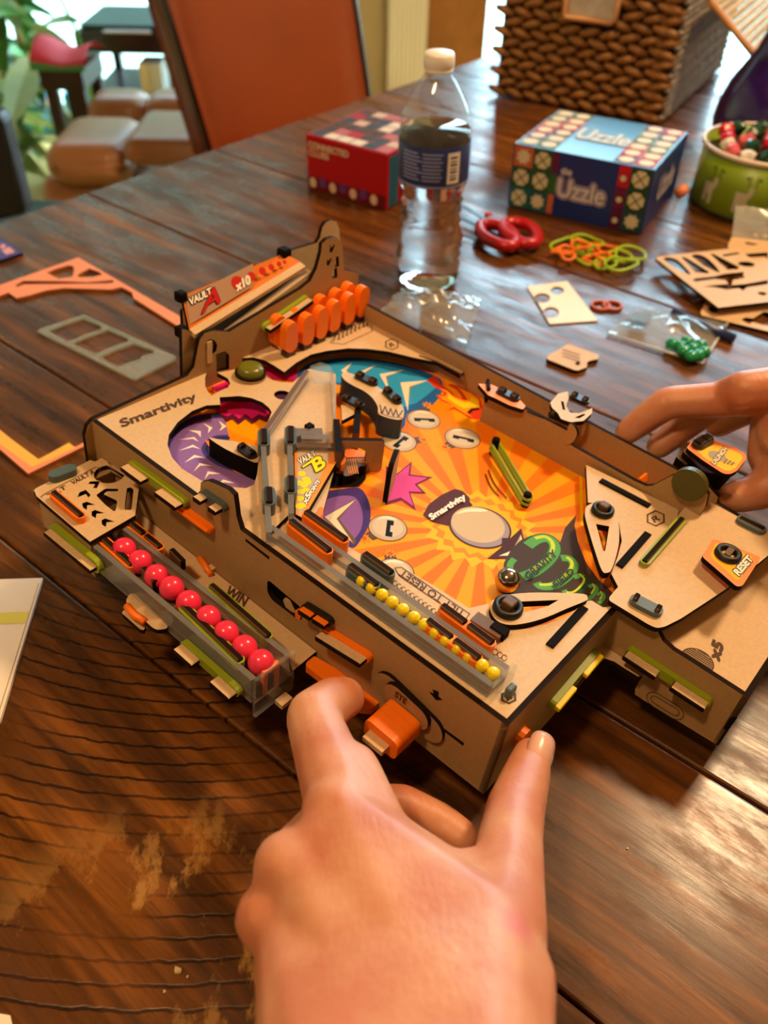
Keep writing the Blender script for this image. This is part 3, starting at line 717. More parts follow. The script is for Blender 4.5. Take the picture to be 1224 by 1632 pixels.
dec(ZB((655, 560), (720, 575), (800, 640), (900, 690), (900, 728), (780, 670), (690, 610)), '#5d2a5a')
dec(ZB((640, 262), (755, 235), (780, 300), (690, 330)), '#d21e73'); dec(ZB((620, 290), (760, 240), (770, 258), (640, 312)), '#ff8a2a')
dec(ZB((880, 200), (1080, 200), (1080, 270), (960, 262)), '#d21e73'); dec(ZB((960, 320), (1060, 300), (1060, 360), (960, 380)), '#5d2a5a')
decl(((925, 760), (926, 800), (927, 840)), 0.0016, '#ffc800', 0)
# motion lines
decl(ZG((285, 540), (310, 600), (350, 650)), 0.0009, '#3a1c10'); decl(ZG((300, 520), (330, 590), (390, 660)), 0.0009, '#3a1c10')
P.build('printed_artwork', playfield, kind='stuff')
TX = Bag()
def ptext(s, z, p0, p1, p2, level, m, bold=0.0, bag=None):
    a, b, c = z(p0, p1, p2)
    add_text(bag or TX, s, T3(*a, level), T3(*b, level), T3(*c, level), m, bold=bold)
lv = HP + 0.0016
ptext('Smartivity', ZO, (305, 312), (640, 100), (262, 250), lv, WHITE, 0.0004)
ptext('GRAVITY', ZT, (368, 496), (634, 262), (322, 438), lv, mat('print_ink', '#0a1206', 0.7), 0.00026)
ptext('FIELD', ZT, (622, 566), (792, 424), (586, 520), lv, mat('print_ink', '#0a1206', 0.7), 0.00026)
TX.build('printed_lettering', playfield, kind='stuff')

# ---- top sheets
OUT = tp([(160, 670), (329, 594), (327, 603), (327, 615), (331, 624), (337, 631), (346, 625), (355, 621), (363, 618), (367, 611), (363, 603), (354, 598), (346, 594), (368, 590), (385, 586), (408, 592), (421, 598), (434, 606), (447, 609), (466, 610),
          (492, 588), (535, 596), (536, 700), (540, 720), (508, 842), (560, 874), (606, 902), (616, 897), (636, 902), (691, 933), (747, 969), (779, 962), (778, 972), (784, 985), (797, 997), (814, 1004), (843, 1002), (872, 994), (902, 982), (921, 969), (935, 958), (943, 957), (961, 968), (975, 963)], 0.0)
OUT = [(-0.0, 0.287)] + OUT[1:-1] + [(0.094, -0.0005), (0.0, -0.0005)]
HOLE = tp([(350, 633), (381, 631), (400, 634), (418, 641), (429, 650), (433, 657), (424, 680), (414, 715), (410, 755), (405, 772), (392, 778), (368, 776), (345, 772), (323, 767), (313, 761), (290, 747), (274, 729), (267, 709), (269, 693), (283, 673), (306, 655), (329, 646), (351, 645)], 0.0)
NOTCH = circ(T(*ZB((1010, 335))[0], 0), 0.0052, 18)
left_plate = plate('left_top_sheet', [OUT, HOLE, NOTCH], -0.003, 0.0, None, PB)
PEGP = tp([(378, 571), (404, 569.5), (422, 574), (436, 582), (453, 593), (472, 578), (495, 565), (521, 559), (554, 555), (587, 556), (619, 560), (660, 570), (697, 577), (733, 597), (740, 592)], 0.0) + [(0.2165, 0.196), (0.2165, 0.2875)]
plate('peg_sheet', PEGP, -0.003, 0.0, None, PB)
plate('lane_line', tp(ZP((600, 45), (760, 100), (960, 205), (985, 262), (1003, 195), (985, 185), (985, 240), (965, 195), (760, 90), (600, 35)), 0.0), 0.0, 0.0003, [ENGR, ENGR], PB)
RPL = tp([(934, 741), (1082, 812), (1075, 840), (975, 955), (985, 935), (974, 914), (984, 888), (991, 862), (987, 836), (978, 813), (964, 803), (937, 801)], 0.0)
plate('right_top_sheet', RPL, -0.003, 0.0, None, PB)
plate('guide_wedge', spl(tp(ZB((652, 543), (700, 551), (770, 560), (830, 575), (890, 590), (890, 664), (820, 640), (740, 602), (690, 572)), 0.001), 3), HP, 0.001, [MDF, mat('black_edge', '#120c08', 0.85, spec=0.1)], PB)
BE = mat('black_edge', '#120c08', 0.85, spec=0.1)
BG = spl(tp(ZE((503, 113), (530, 103), (580, 120), (640, 150), (700, 185), (760, 222), (798, 265), (808, 298), (795, 332), (740, 327), (685, 306), (680, 272), (655, 228), (610, 192), (560, 167), (520, 142)), 0.003), 3)
plate('blue_lane_guide', BG, HP, 0.003, [MDF, mat('blue_side', '#123a52', 0.5)], PB)
# ---- engraved lettering and signs on the sheets
EN = Bag()
def etext(s, z, p0, p1, p2, level, bold=0.00012): ptext(s, z, p0, p1, p2, level + 0.00025, ENGR, bold, EN)
def eline(pts, level, w=0.0005, closed=False, smooth=0):
    q = tp(pts, level)
    if smooth: q = spl(q, smooth, closed)
    if closed: q = q + [q[0]]
    for a, b in zip(q, q[1:]):
        d = (Vector(b) - Vector(a)).normalized() * w * .5; n = Vector((-d.y, d.x)); a, b = Vector(a) - d, Vector(b) + d
        EN.add([(*(a + n), level + .0002), (*(a - n), level + .0002), (*(b - n), level + .0002), (*(b + n), level + .0002)], [(0, 1, 2, 3)], ENGR)
etext('Smartivity', ZB, (235, 503), (600, 366), (214, 456), 0.0, 0.0004)
eline(ZF((640, 262), (672, 258), (1005, 485), (982, 516), (662, 300)), 0.0, 0.0005, True)
etext('TILT TO RESET', ZF, (985, 476), (680, 268), (966, 505), 0.0)
for i in range(12):
    a = ZF((620 + i * 21, 322 + i * 15))[0]
    eline([(a[0] + 3.4 * math.cos(t), a[1] + 4.2 * math.sin(t)) for t in np.linspace(0.3, 5.6, 8)], 0.0, 0.0004)
for i in range(3):
    a = ZF((1130 + i * 22, 672 + i * 14))[0]
    eline([(a[0] + 4 * math.cos(t), a[1] + 5 * math.sin(t)) for t in np.linspace(0.3, 5.9, 8)], 0.0, 0.0004)
def hexr(c, r, level):
    h = [(c[0] + r * math.cos(i * math.pi / 3 + .5), c[1] + r * .8 * math.sin(i * math.pi / 3 + .5)) for i in range(6)]
    eline(h, level, 0.0009, True)
    ptext('R', lambda *p: p, (c[0] - r * .1, c[1] + r * .45), (c[0] + r * .5, c[1] + r * .1), (c[0] - r * .45, c[1] - r * .1), level + 0.0002, ENGR, 0.0002, EN)
hexr(ZJ((676, 142))[0], 15, 0.0); hexr(ZA((1115, 640))[0], 11, 0.0); hexr(ZF((1195, 892))[0], 12, 0.0)
for i in range(9):
    x = 830 + i * 20; y = 628 - i * 10
    eline(ZA((x, y), (x + 22, y - 52), (x + 30, y - 10)), 0.0, 0.0007)
eline(ZA((815, 632), (850, 580), (1015, 545), (1020, 575), (880, 640)), 0.0, 0.0006, True)
eline(ZE((690, 262), (700, 305), (715, 270), (730, 310), (742, 280), (755, 315), (768, 285), (780, 320), (800, 290)), 0.003, 0.0008)
eline(ZE((690, 300), (730, 318), (795, 325)), 0.003, 0.0006)
EN.build('engraving', PB, kind='stuff')

# ---- olive button on the left sheet
c = T(399, 600, 0.0)
lathe_obj('button', [(0, 0.0085), (0.0055, 0.0083), (0.0078, 0.0072), (0.0085, 0.0055), (0.0085, 0.0035)], OLIVE, PB, 28, (c[0], c[1], 0))
lathe_obj('button_ring', [(0.0096, 0.0035), (0.0098, 0.002), (0.0098, 0.0005), (0, 0.0005)], MDF, PB, 28, (c[0], c[1], 0))
lathe_obj('button_collar', [(0.0085, 0.0036), (0.0099, 0.0034), (0.0099, 0.0018)], BE, PB, 28, (c[0], c[1], 0))

# ---- twelve orange pegs: each one a rounded upright
def peg(bx_, by_, top, y0):
    p = T(bx_, by_, 0.0); ht = LY(bx_, top, y0)[1]
    w = 0.0054
    out = stadium((p[0], 0.003 + w), (p[0], max(ht - w, 0.012)), w, 8)
    o = plate('peg', out, y0 - 0.003, y0 + 0.003, [ORANGE, ORANGE], PB, FRONT); bevel(o, 0.0018, 3)
    bb = Bag(); bb.box((p[0] - 0.004, y0 - 0.003, 0), (p[0] + 0.004, y0 + 0.003, 0.0035), mat('peg_foot', '#3b2a20', 0.5)); bb.build('peg_foot', PB)
fr_ = [(610, 690, 528), (690, 655, 492), (757, 622, 458), (820, 590, 428), (890, 555, 395), (955, 518, 360)]
for x, yb, yt in fr_:
    (px, pb), (_, pt) = ZA((x, yb), (x, yt))
    peg(px, pb, pt, T(px, pb, 0.0)[1])
for x, yt in ((558, 495), (640, 458), (705, 428), (770, 398), (845, 368), (903, 337)):
    (px, pt), = ZA((x, yt)); y0 = 0.2855 - 0.0045
    y0 = T(*ZA((610, 690))[0], 0)[1] + 0.0115
    x0, z0 = LY(px, pt, y0)
    w = 0.0054
    o = plate('peg', stadium((x0, 0.003 + w), (x0, z0 - w), w, 8), y0 - 0.003, y0 + 0.003, [ORANGE, ORANGE], PB, FRONT); bevel(o, 0.0018, 3)

# ---- left panel clips, tabs, engraved plates
def sclip(a, b, band, **kw):
    p, q = LX(*a, -0.003), LX(*b, -0.003)
    clip((-0.003, *p), (-0.003, *q), (-1, 0, 0), (0, 0, 1), band, **kw)
sclip((214, 737), (301, 800), GREEN, heads=2, gap=0.012, depth=0.0095, bdepth=0.0038)
sclip((287, 803), (341, 842), ORANGE, heads=1, depth=0.005, mface=ORANGE, medge=ORANGE, thick=0.002)
sclip((327, 784), (363, 808), TEAL, heads=2, gap=0.006, depth=0.0085, bdepth=0.0035)
sclip(ZF((215, 440))[0], ZF((342, 518))[0], BLACK, heads=2, mface=ORANGE, gap=0.0012)
sclip(ZF((310, 558))[0], ZF((528, 690))[0], ORANGE, heads=1, depth=0.009, bdepth=0.0035)
tb = rnd([LX(x, y, -0.002) for x, y in ZN((860, 410), (900, 375), (950, 420), (985, 500), (1010, 540), (990, 560), (900, 510))], 0.0012)
plate('round_lug', tb, -0.0015, 0.0005, None, PB, SIDE)
plate('orange_lug', [LX(x, y, -0.002) for x, y in ZN((1020, 520), (1080, 500), (1098, 535), (1080, 625), (1030, 610))], -0.003, 0.001, [ORANGE, ORANGE], PB, SIDE)
a, b_ = LX(*ZK((545, 278))[0], -0.003), LX(*ZK((700, 430))[0], -0.003)
bevel(plate('slider_plate', stadium(a, b_, 0.0085, 10), -0.0050, -0.003, [PANEL, MDF_EDGE], PB, SIDE), 0.0004, 1)
a2, b2 = LX(*ZK((575, 310))[0], -0.005), LX(*ZK((655, 385))[0], -0.005)
plate('slider_plate', stadium(a2, b2, 0.0072, 10), -0.0075, -0.005, [PANEL, MDF_EDGE], PB, SIDE)
SB = Bag()
SB.flat([LX(x, y, -0.0033) for x, y in ZK((708, 290), (732, 300), (730, 318), (748, 332), (722, 332), (694, 300), (712, 306))], -0.0033, BE, SIDE)
q0, q1, q2 = [LX(x, y, -0.0078) for x, y in ZK((560, 318), (602, 350), (566, 298))]
add_text(SB, 'STE', (-0.0078, *q0), (-0.0078, *q1), (-0.0078, *q2), ENGR, bold=0.0002)
SB.build('engraving', PB, kind='stuff')
# orange bar and the stacked orange knob
bar = tp([(488, 1049), (502, 1046), (606, 1106), (608, 1116), (592, 1130), (575, 1128), (488, 1062)], -0.046)
bevel(plate('slider_bar', bar, -0.0505, -0.046, [ORANGE, ORANGE], PB), 0.0012)
kc = (0.5 * (LX(*ZK((640, 400))[0], -0.006)[0] + LX(*ZK((545, 330))[0], -0.006)[0]), 0)
ka = LX(*ZK((535, 322))[0], -0.009); kb = LX(*ZK((664, 420))[0], -0.009)
kz = ka[1]
for i in range(4):
    x1 = -0.0082 - i * 0.0042
    out = rnd([(ka[0], kz), (kb[0], kz - 0.001), (kb[0], kz - 0.0135), (ka[0], kz - 0.0125)], 0.0042, 6)
    bevel(plate('knob_band', out, x1 - 0.0041, x1, [ORANGE, ORANGE], PB, SIDE), 0.0013)
bb = Bag(); bb.box((-0.0300, kb[0] + 0.0045, kz - 0.0088), (-0.022, ka[0] - 0.0035, kz - 0.0058), MDF); bb.build('knob_tab', PB)

# ---- front panel
p, q = LY(874, 1122, -0.003), LY(946, 1037, -0.003)
clip((p[0], -0.003, p[1]), (q[0], -0.003, q[1]), (0, -1, 0), (0, 0, 1), GREEN, heads=2, gap=0.009, mface=YELLOW, medge=YELLOW, depth=0.006)
q = LY(828, 1172, -0.003)
plate('orange_lug', circ(q, 0.005, 14), -0.006, -0.003, [ORANGE, ORANGE], PB, FRONT)
plate('bracket_foot', tp(ZJ((400, 742), (530, 832), (612, 896), (612, 910), (590, 912), (520, 870), (475, 840), (430, 825), (395, 832), (370, 860), (290, 958), (258, 950), (262, 935), (345, 855)), -0.030), -0.033, -0.030, None, PB)

# ---- yellow-ball track
RL = clear('rail_acrylic', '#ecebe8', 0.14, 0.08)
wall('track_rail', (0.0040, 0.0118), (0.0040, 0.1475), 0.0002, 0.008, 0.003, RL, ACRYL_G)
wall('track_rail', (0.0163, 0.0118), (0.0163, 0.1462), 0.0002, 0.008, 0.003, RL, ACRYL_G)
bb = Bag(); bb.box((0.0060, 0.0118, 0.0002), (0.0143, 0.09, 0.0034), clear('track_floor', '#d8d4cc', 0.4)); bb.build('track_floor', PB)
bb = Bag(); bb.box((0.0015, 0.0088, 0.0002), (0.0190, 0.0115, 0.0115), ACRYL); bevel(bb.build('end_cap', PB), 0.0012)
bb = Bag(); bb.box((0.008, 0.004, 0.0002), (0.0135, 0.0075, 0.006), TEAL); bevel(bb.build('end_clip', PB), 0.001)
def tclip(z, a, b, band, lev=0.0, **kw):
    p, q = z(a, b); p, q = T3(*p, lev), T3(*q, lev)
    clip(p, q, (0, 0, 1), Vector(q) - Vector(p) if False else Vector((-(Vector(q) - Vector(p)).y, (Vector(q) - Vector(p)).x, 0)), band, **kw)
BIG = dict(lev=0.0, depth=0.0104, bdepth=0.0085, thick=0.0034, mface=DKMDF, grow=0.0013)
tclip(ZF, (128, 95), (318, 245), ORANGE, heads=1, **BIG); tclip(ZF, (200, 50), (396, 190), ORANGE, heads=1, **BIG)
tclip(ZF, (412, 312), (545, 412), TEAL, heads=1, **BIG); tclip(ZF, (482, 255), (616, 352), TEAL, heads=1, **BIG)
tclip(ZF, (785, 580), (1035, 768), ORANGE, heads=2, **BIG); tclip(ZF, (855, 508), (1100, 692), ORANGE, heads=2, **BIG)

# ---- vault B ramp and target
plate('ramp_floor', tp(ZE((338, 104), (462, 116), (474, 470), (280, 474), (262, 780), (158, 880), (122, 450)), 0.0032), 0.0002, 0.0032, None, PB)
def pw(name, z, a, b, lev0, lev1, th, ms, mt): return wall(name, T(*z(a)[0], lev1), T(*z(b)[0], lev1), lev0, lev1, th, ms, mt)
pw('ramp_wall', ZE, (335, 92), (118, 400), 0.0032, 0.0105, 0.003, RL, DKMDF)
pw('ramp_wall', ZE, (118, 400), (150, 882), 0.0032, 0.0105, 0.003, RL, ACRYL_G)
pw('ramp_wall', ZE, (250, 420), (258, 790), 0.0032, 0.0105, 0.003, RL, ACRYL_G)
pw('ramp_wall', ZE, (455, 92), (470, 330), 0.0032, 0.0105, 0.0016, RL, RL)
pw('ramp_post', ZE, (478, 330), (490, 490), 0.0, 0.0115, 0.0036, DKMDF, BE)
o = plate('ramp_cover', tp(ZE((350, 70), (400, 52), (445, 66), (462, 100), (458, 150), (370, 150), (345, 100)), 0.0108), 0.0095, 0.0108, [ACRYL, ACRYL], PB)
for z, a, b in ((ZS, (108, 350), (116, 480)), (ZS, (152, 868), (160, 1008)), (ZS, (345, 325), (347, 470)), (ZS, (347, 768), (350, 905))):
    tclip(z, a, b, TEAL, lev=0.003, heads=1, depth=0.0092, bdepth=0.0078, thick=0.0036, mface=DKMDF, grow=0.0016)
pw('ramp_gate', ZS, (400, 262), (635, 262), 0.0032, 0.0085, 0.006, RL, mat('smoky_gate', '#6e625a', 0.3)); pw('ramp_gate', ZS, (445, 310), (690, 316), 0.0032, 0.0105, 0.0045, RL, mat('smoky_gate', '#6e625a', 0.3))
pw('ramp_gate', ZS, (410, 380), (760, 390), 0.0032, 0.0080, 0.004, RL, DKMDF)
bb = Bag(); c = T(*ZS((518, 225))[0], 0.008); bb.box((c[0] - 0.0022, c[1] - 0.002, 0.0032), (c[0] + 0.0022, c[1] + 0.002, 0.0095), BE); bb.build('gate_pin', PB)
VBZ = 0.0045
PO = pr('#ff9540')
plate('vault_sign', tp(ZS((385, 428), (790, 440), (800, 462), (465, 1035), (398, 1000)), VBZ), -0.004, VBZ, [PO, BE], PB)
VB = Bag()
VB.flat(tp(ZS((415, 442), (712, 456), (648, 600), (560, 760), (440, 1012), (412, 985)), VBZ), VBZ + 0.0001, pr('#b9a890'))
for x, y in ((450, 640), (490, 690), (430, 725), (470, 740), (500, 715), (445, 800), (490, 790), (435, 860), (430, 930), (455, 920)):
    VB.flat(circ(T(*ZS((x, y))[0], VBZ), 0.0022, 12), VBZ + 0.00015 + x * 1e-8, pr('#ffd516'))
def vtext(s, p0, p1, p2, m, bold, lift, mo=None, bo=0.0):
    a, b, c = ZS(p0, p1, p2)
    if mo: add_text(VB, s, T3(*a, VBZ + lift), T3(*b, VBZ + lift), T3(*c, VBZ + lift), mo, bold=bo)
    add_text(VB, s, T3(*a, VBZ + lift + 0.00012), T3(*b, VBZ + lift + 0.00012), T3(*c, VBZ + lift + 0.00012), m, bold=bold)
vtext('VAULT', (438, 560), (582, 478), (412, 512), WHITE, 0.0002, 0.0002, BE, 0.0007)
VB.flat(tp(ZS((440, 582), (560, 492), (600, 490), (600, 520), (455, 602)), VBZ), VBZ + 0.00035, BE); VB.flat(tp(ZS((452, 580), (565, 502), (590, 500), (585, 515), (460, 594)), VBZ), VBZ + 0.00045, pr('#ffe21a'))
vtext('B', (580, 622), (665, 572), (535, 520), pr('#ffe21a'), 0.0006, 0.0004, BE, 0.0013)
vtext('x5', (490, 912), (530, 835), (455, 880), WHITE, 0.0003, 0.0002, BE, 0.0008); vtext('POINTS', (535, 832), (612, 712), (512, 808), WHITE, 0.0002, 0.0002, BE, 0.0006)
VB.build('sign_print', PB, kind='stuff')
# arch and swinging target
a, b_ = Vector(T(540, 702, 0.0105)), Vector(T(604, 703, 0.0105)); a = Vector((*a, 0)); b_ = Vector((*b_, 0)); d = (b_ - a).normalized(); L = (b_ - a).length
fr3 = frame3(a, d, (0, 0, 1), Vector((-d.y, d.x, 0)))
ar = rnd([(0, HP), (0, 0.0105), (L * 1.16, 0.0105), (L * 1.16, HP), (L * .72, HP), (L * .72, 0.003), (L * .55, 0.0055), (L * 0.18, 0.0055), (L * 0.18, HP)], 0.003)
plate('arch', ar, 0, 0.003, [PANEL, MDF_EDGE], PB, fr3)
p0 = Vector((*T(617, 804, HP), 0)); dv = Vector((0.87, 0.47, 0)).normalized()
fr4 = frame3(p0, dv, (0, 0, 1), (-dv.y, dv.x, 0))
plate('target_plate', rnd([(0, HP), (0.024, HP), (0.024, 0.010), (0.018, 0.0135), (0.004, 0.0135), (0, 0.009)], 0.003), 0, 0.003, [PANEL, BE], PB, fr4)
for z, pts, lv0, lv1, m in ((ZS, ((815, 425), (900, 420), (980, 440), (1020, 490), (840, 495)), HP, -0.004, ORANGE), (ZS, ((790, 560), (830, 490), (842, 500), (835, 545), (800, 565)), -0.002, 0.002, ORANGE), (ZS, ((585, 1000), (590, 945), (625, 930), (645, 945), (640, 990), (610, 1030)), -0.002, 0.002, ORANGE)):
    plate('orange_lug', rnd(tp(z(*pts), lv1), 0.0012), lv0, lv1, [m, m], PB)
plate('hatched_wheel', spl(tp(ZS((830, 600), (850, 520), (900, 500), (1020, 495), (1020, 560), (960, 570), (940, 620), (880, 650), (825, 650)), -0.004), 3), HP, -0.0045, [DKMDF, BE], PB)
HW = Bag()
for i in range(9): HW.flat(strip(tp(ZS((840 + i * 20, 505), (870 + i * 20, 545 if i > 4 else 640)), -0.0044), 0.0006), -0.0043, pr('#e08a34'))
HW.build('engraving', PB, kind='stuff')
bb = Bag(); bb.flat(tp(ZS((700, 640), (960, 680), (1010, 560), (1015, 700), (960, 760), (690, 770), (640, 760)), HP), HP + 0.0012, BE); bb.build('wheel_well', PB)  # flat black patch on the playfield around the hatched wheel
# small upright by the blue lane
plate('corner_plate', tp(ZE((500, 262), (545, 262), (578, 300), (505, 338)), 0.002), -0.001, 0.002, None, PB)
pw('corner_post', ZE, (585, 262), (575, 400), HP, 0.003, 0.004, DKMDF, BE)
for z, a, b in ((ZE, (578, 122), (668, 165)), (ZE, (718, 195), (782, 255)), (ZB, (805, 595), (868, 642)), (ZE, (515, 230), (600, 275))):
    tclip(z, a, b, BLACK, lev=0.003 if z is ZE else 0.001, heads=2, gap=0.005, depth=0.0042, bdepth=0.0022, mface=DKMDF, thick=0.004)
# pink-orange pointer and fox-shaped catch on the lane wall
PCO = pr('#f7a07c')
lv = 0.0135
plate('pointer', [rnd(tp(ZG((250, 96), (318, 100), (400, 140), (455, 175), (484, 205), (470, 222), (400, 200), (340, 170), (300, 152)), lv), 0.001), circ(T(*ZG((304, 120))[0], lv), 0.0014, 12)], lv - 0.003, lv, [PCO, MDF_EDGE], PB)
tclip(ZG, (350, 135), (440, 180), BLACK, lev=lv, heads=2, gap=0.004, depth=0.004, bdepth=0.0022, mface=DKMDF, thick=0.004)
pw('pointer_pin', ZG, (300, 72), (304, 120), 0.005, lv + 0.002, 0.002, BE, BE)
pw('slot', ZG, (490, 228), (570, 262), 0.0123, 0.0128, 0.0012, BE, BE)
lv = 0.016
plate('catch', [rnd(tp(ZG((602, 190), (640, 145), (688, 134), (694, 165), (680, 205), (700, 238), (745, 240), (808, 215), (806, 240), (765, 278), (700, 284), (655, 268), (640, 240), (612, 215)), lv), 0.0012), tp(ZG((655, 180), (668, 185), (676, 225), (662, 222)), lv), tp(ZG((720, 262), (765, 243), (775, 248), (745, 265)), lv)], lv - 0.003, lv, None, PB)
q = [LX(x, y, 0.192) for x, y in ZG((700, 290), (725, 310), (735, 345), (715, 380), (690, 390), (672, 378), (685, 330))]
plate('catch_tongue', spl(q, 3), 0.1915, 0.194, [PANEL, MDF_EDGE], PB, SIDE)
tclip(ZG, (705, 160), (780, 195), BLACK, lev=lv, heads=2, gap=0.004, depth=0.004, bdepth=0.0022, mface=DKMDF, thick=0.004)
tclip(ZG, (600, 255), (690, 280), BLACK, lev=lv - 0.006, heads=2, gap=0.004, depth=0.005, bdepth=0.0022, mface=DKMDF, thick=0.004)
# rubber-band bumper on the playfield
pa, pb = T(*ZG((322, 440))[0], HP), T(*ZG((478, 690))[0], HP)
for c, h in ((pa, 0.012), (pb, 0.009)):
    lathe_obj('bumper_post', [(0, HP + h), (0.0022, HP + h), (0.0024, HP + h - .001), (0.0024, HP)], BE, PB, 12, (c[0], c[1], 0))
pa3, pb3 = Vector((*pa, HP + 0.008)), Vector((*pb, HP + 0.006)); d = (pb3 - pa3).normalized(); n = Vector((-d.y, d.x, 0)).normalized()
for h in (0.0, -0.0035):
    path = [pa3 + n * .0027, pb3 + n * .0027, pb3 + d * .0026, pb3 - n * .0027, pa3 - n * .0027, pa3 - d * .0026]
    path = [Vector(p) + Vector((0, 0, h)) for p in path]
    dense = []
    for i, p in enumerate(path):
        qn = path[(i + 1) % len(path)]
        for k in range(6): dense.append(p.lerp(qn, k / 6))
    tube('rubber_band', dense, 0.0011, GREEN, PB, 8, True)

# ---- flippers
fl = spl(tp(ZJ((335, 92), (352, 74), (400, 62), (455, 78), (488, 130), (499, 215), (490, 300), (462, 388), (440, 406), (414, 395), (380, 300), (350, 200), (332, 130)), 0.003), 3)
fh = tp(ZJ((385, 168), (450, 180), (430, 300), (420, 300)), 0.003)
plate('flipper', [fl, fh], -0.001, 0.003, None, PB)
fl2 = spl(tp(ZH((372, 622), (392, 596), (450, 576), (560, 565), (700, 565), (826, 571), (846, 590), (836, 605), (750, 640), (650, 683), (560, 710), (470, 722), (408, 704), (374, 660)), 0.003), 3)
fh2 = tp(ZH((515, 608), (705, 600), (650, 632), (540, 660), (530, 640)), 0.003)
plate('flipper', [fl2, fh2], -0.001, 0.003, None, PB)
for z, c, r in ((ZJ, (415, 110), 0.0062), (ZH, (455, 645), 0.0072)):
    q = T(*z(c)[0], 0.003)
    lathe_obj('flipper_ring', [(r * .55, 0.003), (r * .6, 0.0055), (r * .8, 0.0066), (r, 0.0058), (r * 1.02, 0.003)], BLACK, PB, 28, (q[0], q[1], 0))
    bb = Bag(); bb.box((q[0] - r * .42, q[1] - r * .42, 0.001), (q[0] + r * .42, q[1] + r * .42, 0.009), DKMDF); bevel(bb.build('flipper_post', PB), 0.0008)
for z, a, b in ((ZH, (662, 822), (832, 634)), (ZJ, (500, 372), (640, 212)), (ZJ, (408, 626), (645, 752))):
    if a == (408, 626): p, q = ZI((408, 626), (648, 752))
    else: p, q = z(a, b)
    wall('tab_slot', T(*p, 0.001), T(*q, 0.001), 0.0, 0.0012, 0.0040, BE, BE)
wall('catch_block', T(*ZH((290, 690))[0], 0.002), T(*ZH((430, 780))[0], 0.002), 0.0002, 0.004, 0.007, DKMDF, DKMDF)
bb = Bag(); c = T(*ZH((415, 745))[0], 0.004); bb.box((c[0] - .002, c[1] - .004, 0.0), (c[0] + .003, c[1] + .004, 0.005), BE); bb.build('catch_pin', PB)

# ---- launch tray at the player end
LPL = rnd(tp([(971, 952), (1102, 796), (1120, 796), (1138, 803), (1177, 824), (1230, 850), (1240, 872), (1200, 905), (1164, 934), (1131, 956), (1085, 986), (1059, 999), (1046, 1001), (1033, 995), (971, 957)], 0.0035), 0.002)
plate('launch_sheet', LPL, 0.0005, 0.0035, None, PB)
tclip(ZJ, (612, 372), (800, 158), GREEN, lev=0.0035, heads=1, depth=0.0035, bdepth=0.0026, mface=DKMDF)
tclip(ZJ, (560, 545), (690, 612), TEAL, lev=0.0035, heads=2, gap=0.009, depth=0.005, bdepth=0.0028, mface=DKMDF, thick=0.0045)
tclip(ZJ, (1078, 152), (1196, 212), TEAL, lev=0.0035, heads=1, depth=0.003, bdepth=0.0026, mface=DKMDF, thick=0.0045)
TS = [LX(x, y, 0.098) for x, y in ZJ((470, 590), (560, 605), (690, 672), (690, 700), (710, 740), (760, 785), (840, 835), (1130, 1022))]
TB = [LX(x, y, 0.098) for x, y in ZJ((970, 1243), (620, 1030), (575, 1000), (575, 975), (610, 910), (400, 745))]
tray_side = plate('tray_side', TS + TB, 0.098, 0.101, [PANEL, MDF_EDGE], PB, SIDE)
yf = TS[-1][0]
plate('tray_end', [(0.098, -0.046), (0.2195, -0.046), (0.2195, -0.006), (0.098, TS[-1][1])], yf, yf + 0.003, [PANEL, MDF_EDGE], PB, FRONT)
plate('tray_side', [(yf, -0.046), (yf, -0.006), (-0.003, 0.0), (-0.003, -0.046)], 0.2165, 0.2195, [PANEL, MDF_EDGE], PB, SIDE)
plate('tray_floor', [(0.101, yf + 0.003), (0.2165, yf + 0.003), (0.2165, -0.0035), (0.101, -0.0035)], -0.0175, -0.0145, None, PB)
p, q = [LX(x, y, 0.098) for x, y in ZJ((552, 775), (945, 1030))]
clip((0.098, *p), (0.098, *q), (-1, 0, 0), (0, 0, 1), GREEN, heads=2, gap=0.008, depth=0.009, bdepth=0.0035)
TE = Bag()
c = T(*ZJ((880, 835))[0], -0.0143)
TE.flat([circ(c, 0.0082, 28), circ(c, 0.0076, 28)[::-1]], -0.0143, ENGR)
for i in range(11):
    x = -0.0070 + i * 0.0014; h = math.sqrt(max(0, 0.0076 ** 2 - x * x))
    TE.flat(strip([(c[0] + x, c[1] - h), (c[0] + x, c[1] + h * (0.2 if i in (2, 3, 4) else 1))], 0.0007), -0.0142, ENGR)
a, b_, c_ = [T3(*k, -0.0143) for k in ZJ((985, 838), (1006, 760), (938, 808))]
add_text(TE, 'x5', a, b_, c_, ENGR, bold=0.0006)
q0, q1 = LX(*ZJ((675, 1030))[0], 0.0975), LX(*ZJ((765, 1085))[0], 0.0975)
TE.flat([stadium(q0, q1, 0.0052), stadium(q0, q1, 0.0047)[::-1]], 0.0978, ENGR, SIDE); TE.flat([stadium(q0, q1, 0.0028), stadium(q0, q1, 0.0023)[::-1]], 0.0978, ENGR, SIDE)
TE.flat([LX(x, y, 0.0978) for x, y in ZJ((1040, 1110), (1076, 1112), (1030, 1175), (1005, 1165))], 0.0977, BE, SIDE)
TE.build('engraving', PB, kind='stuff')
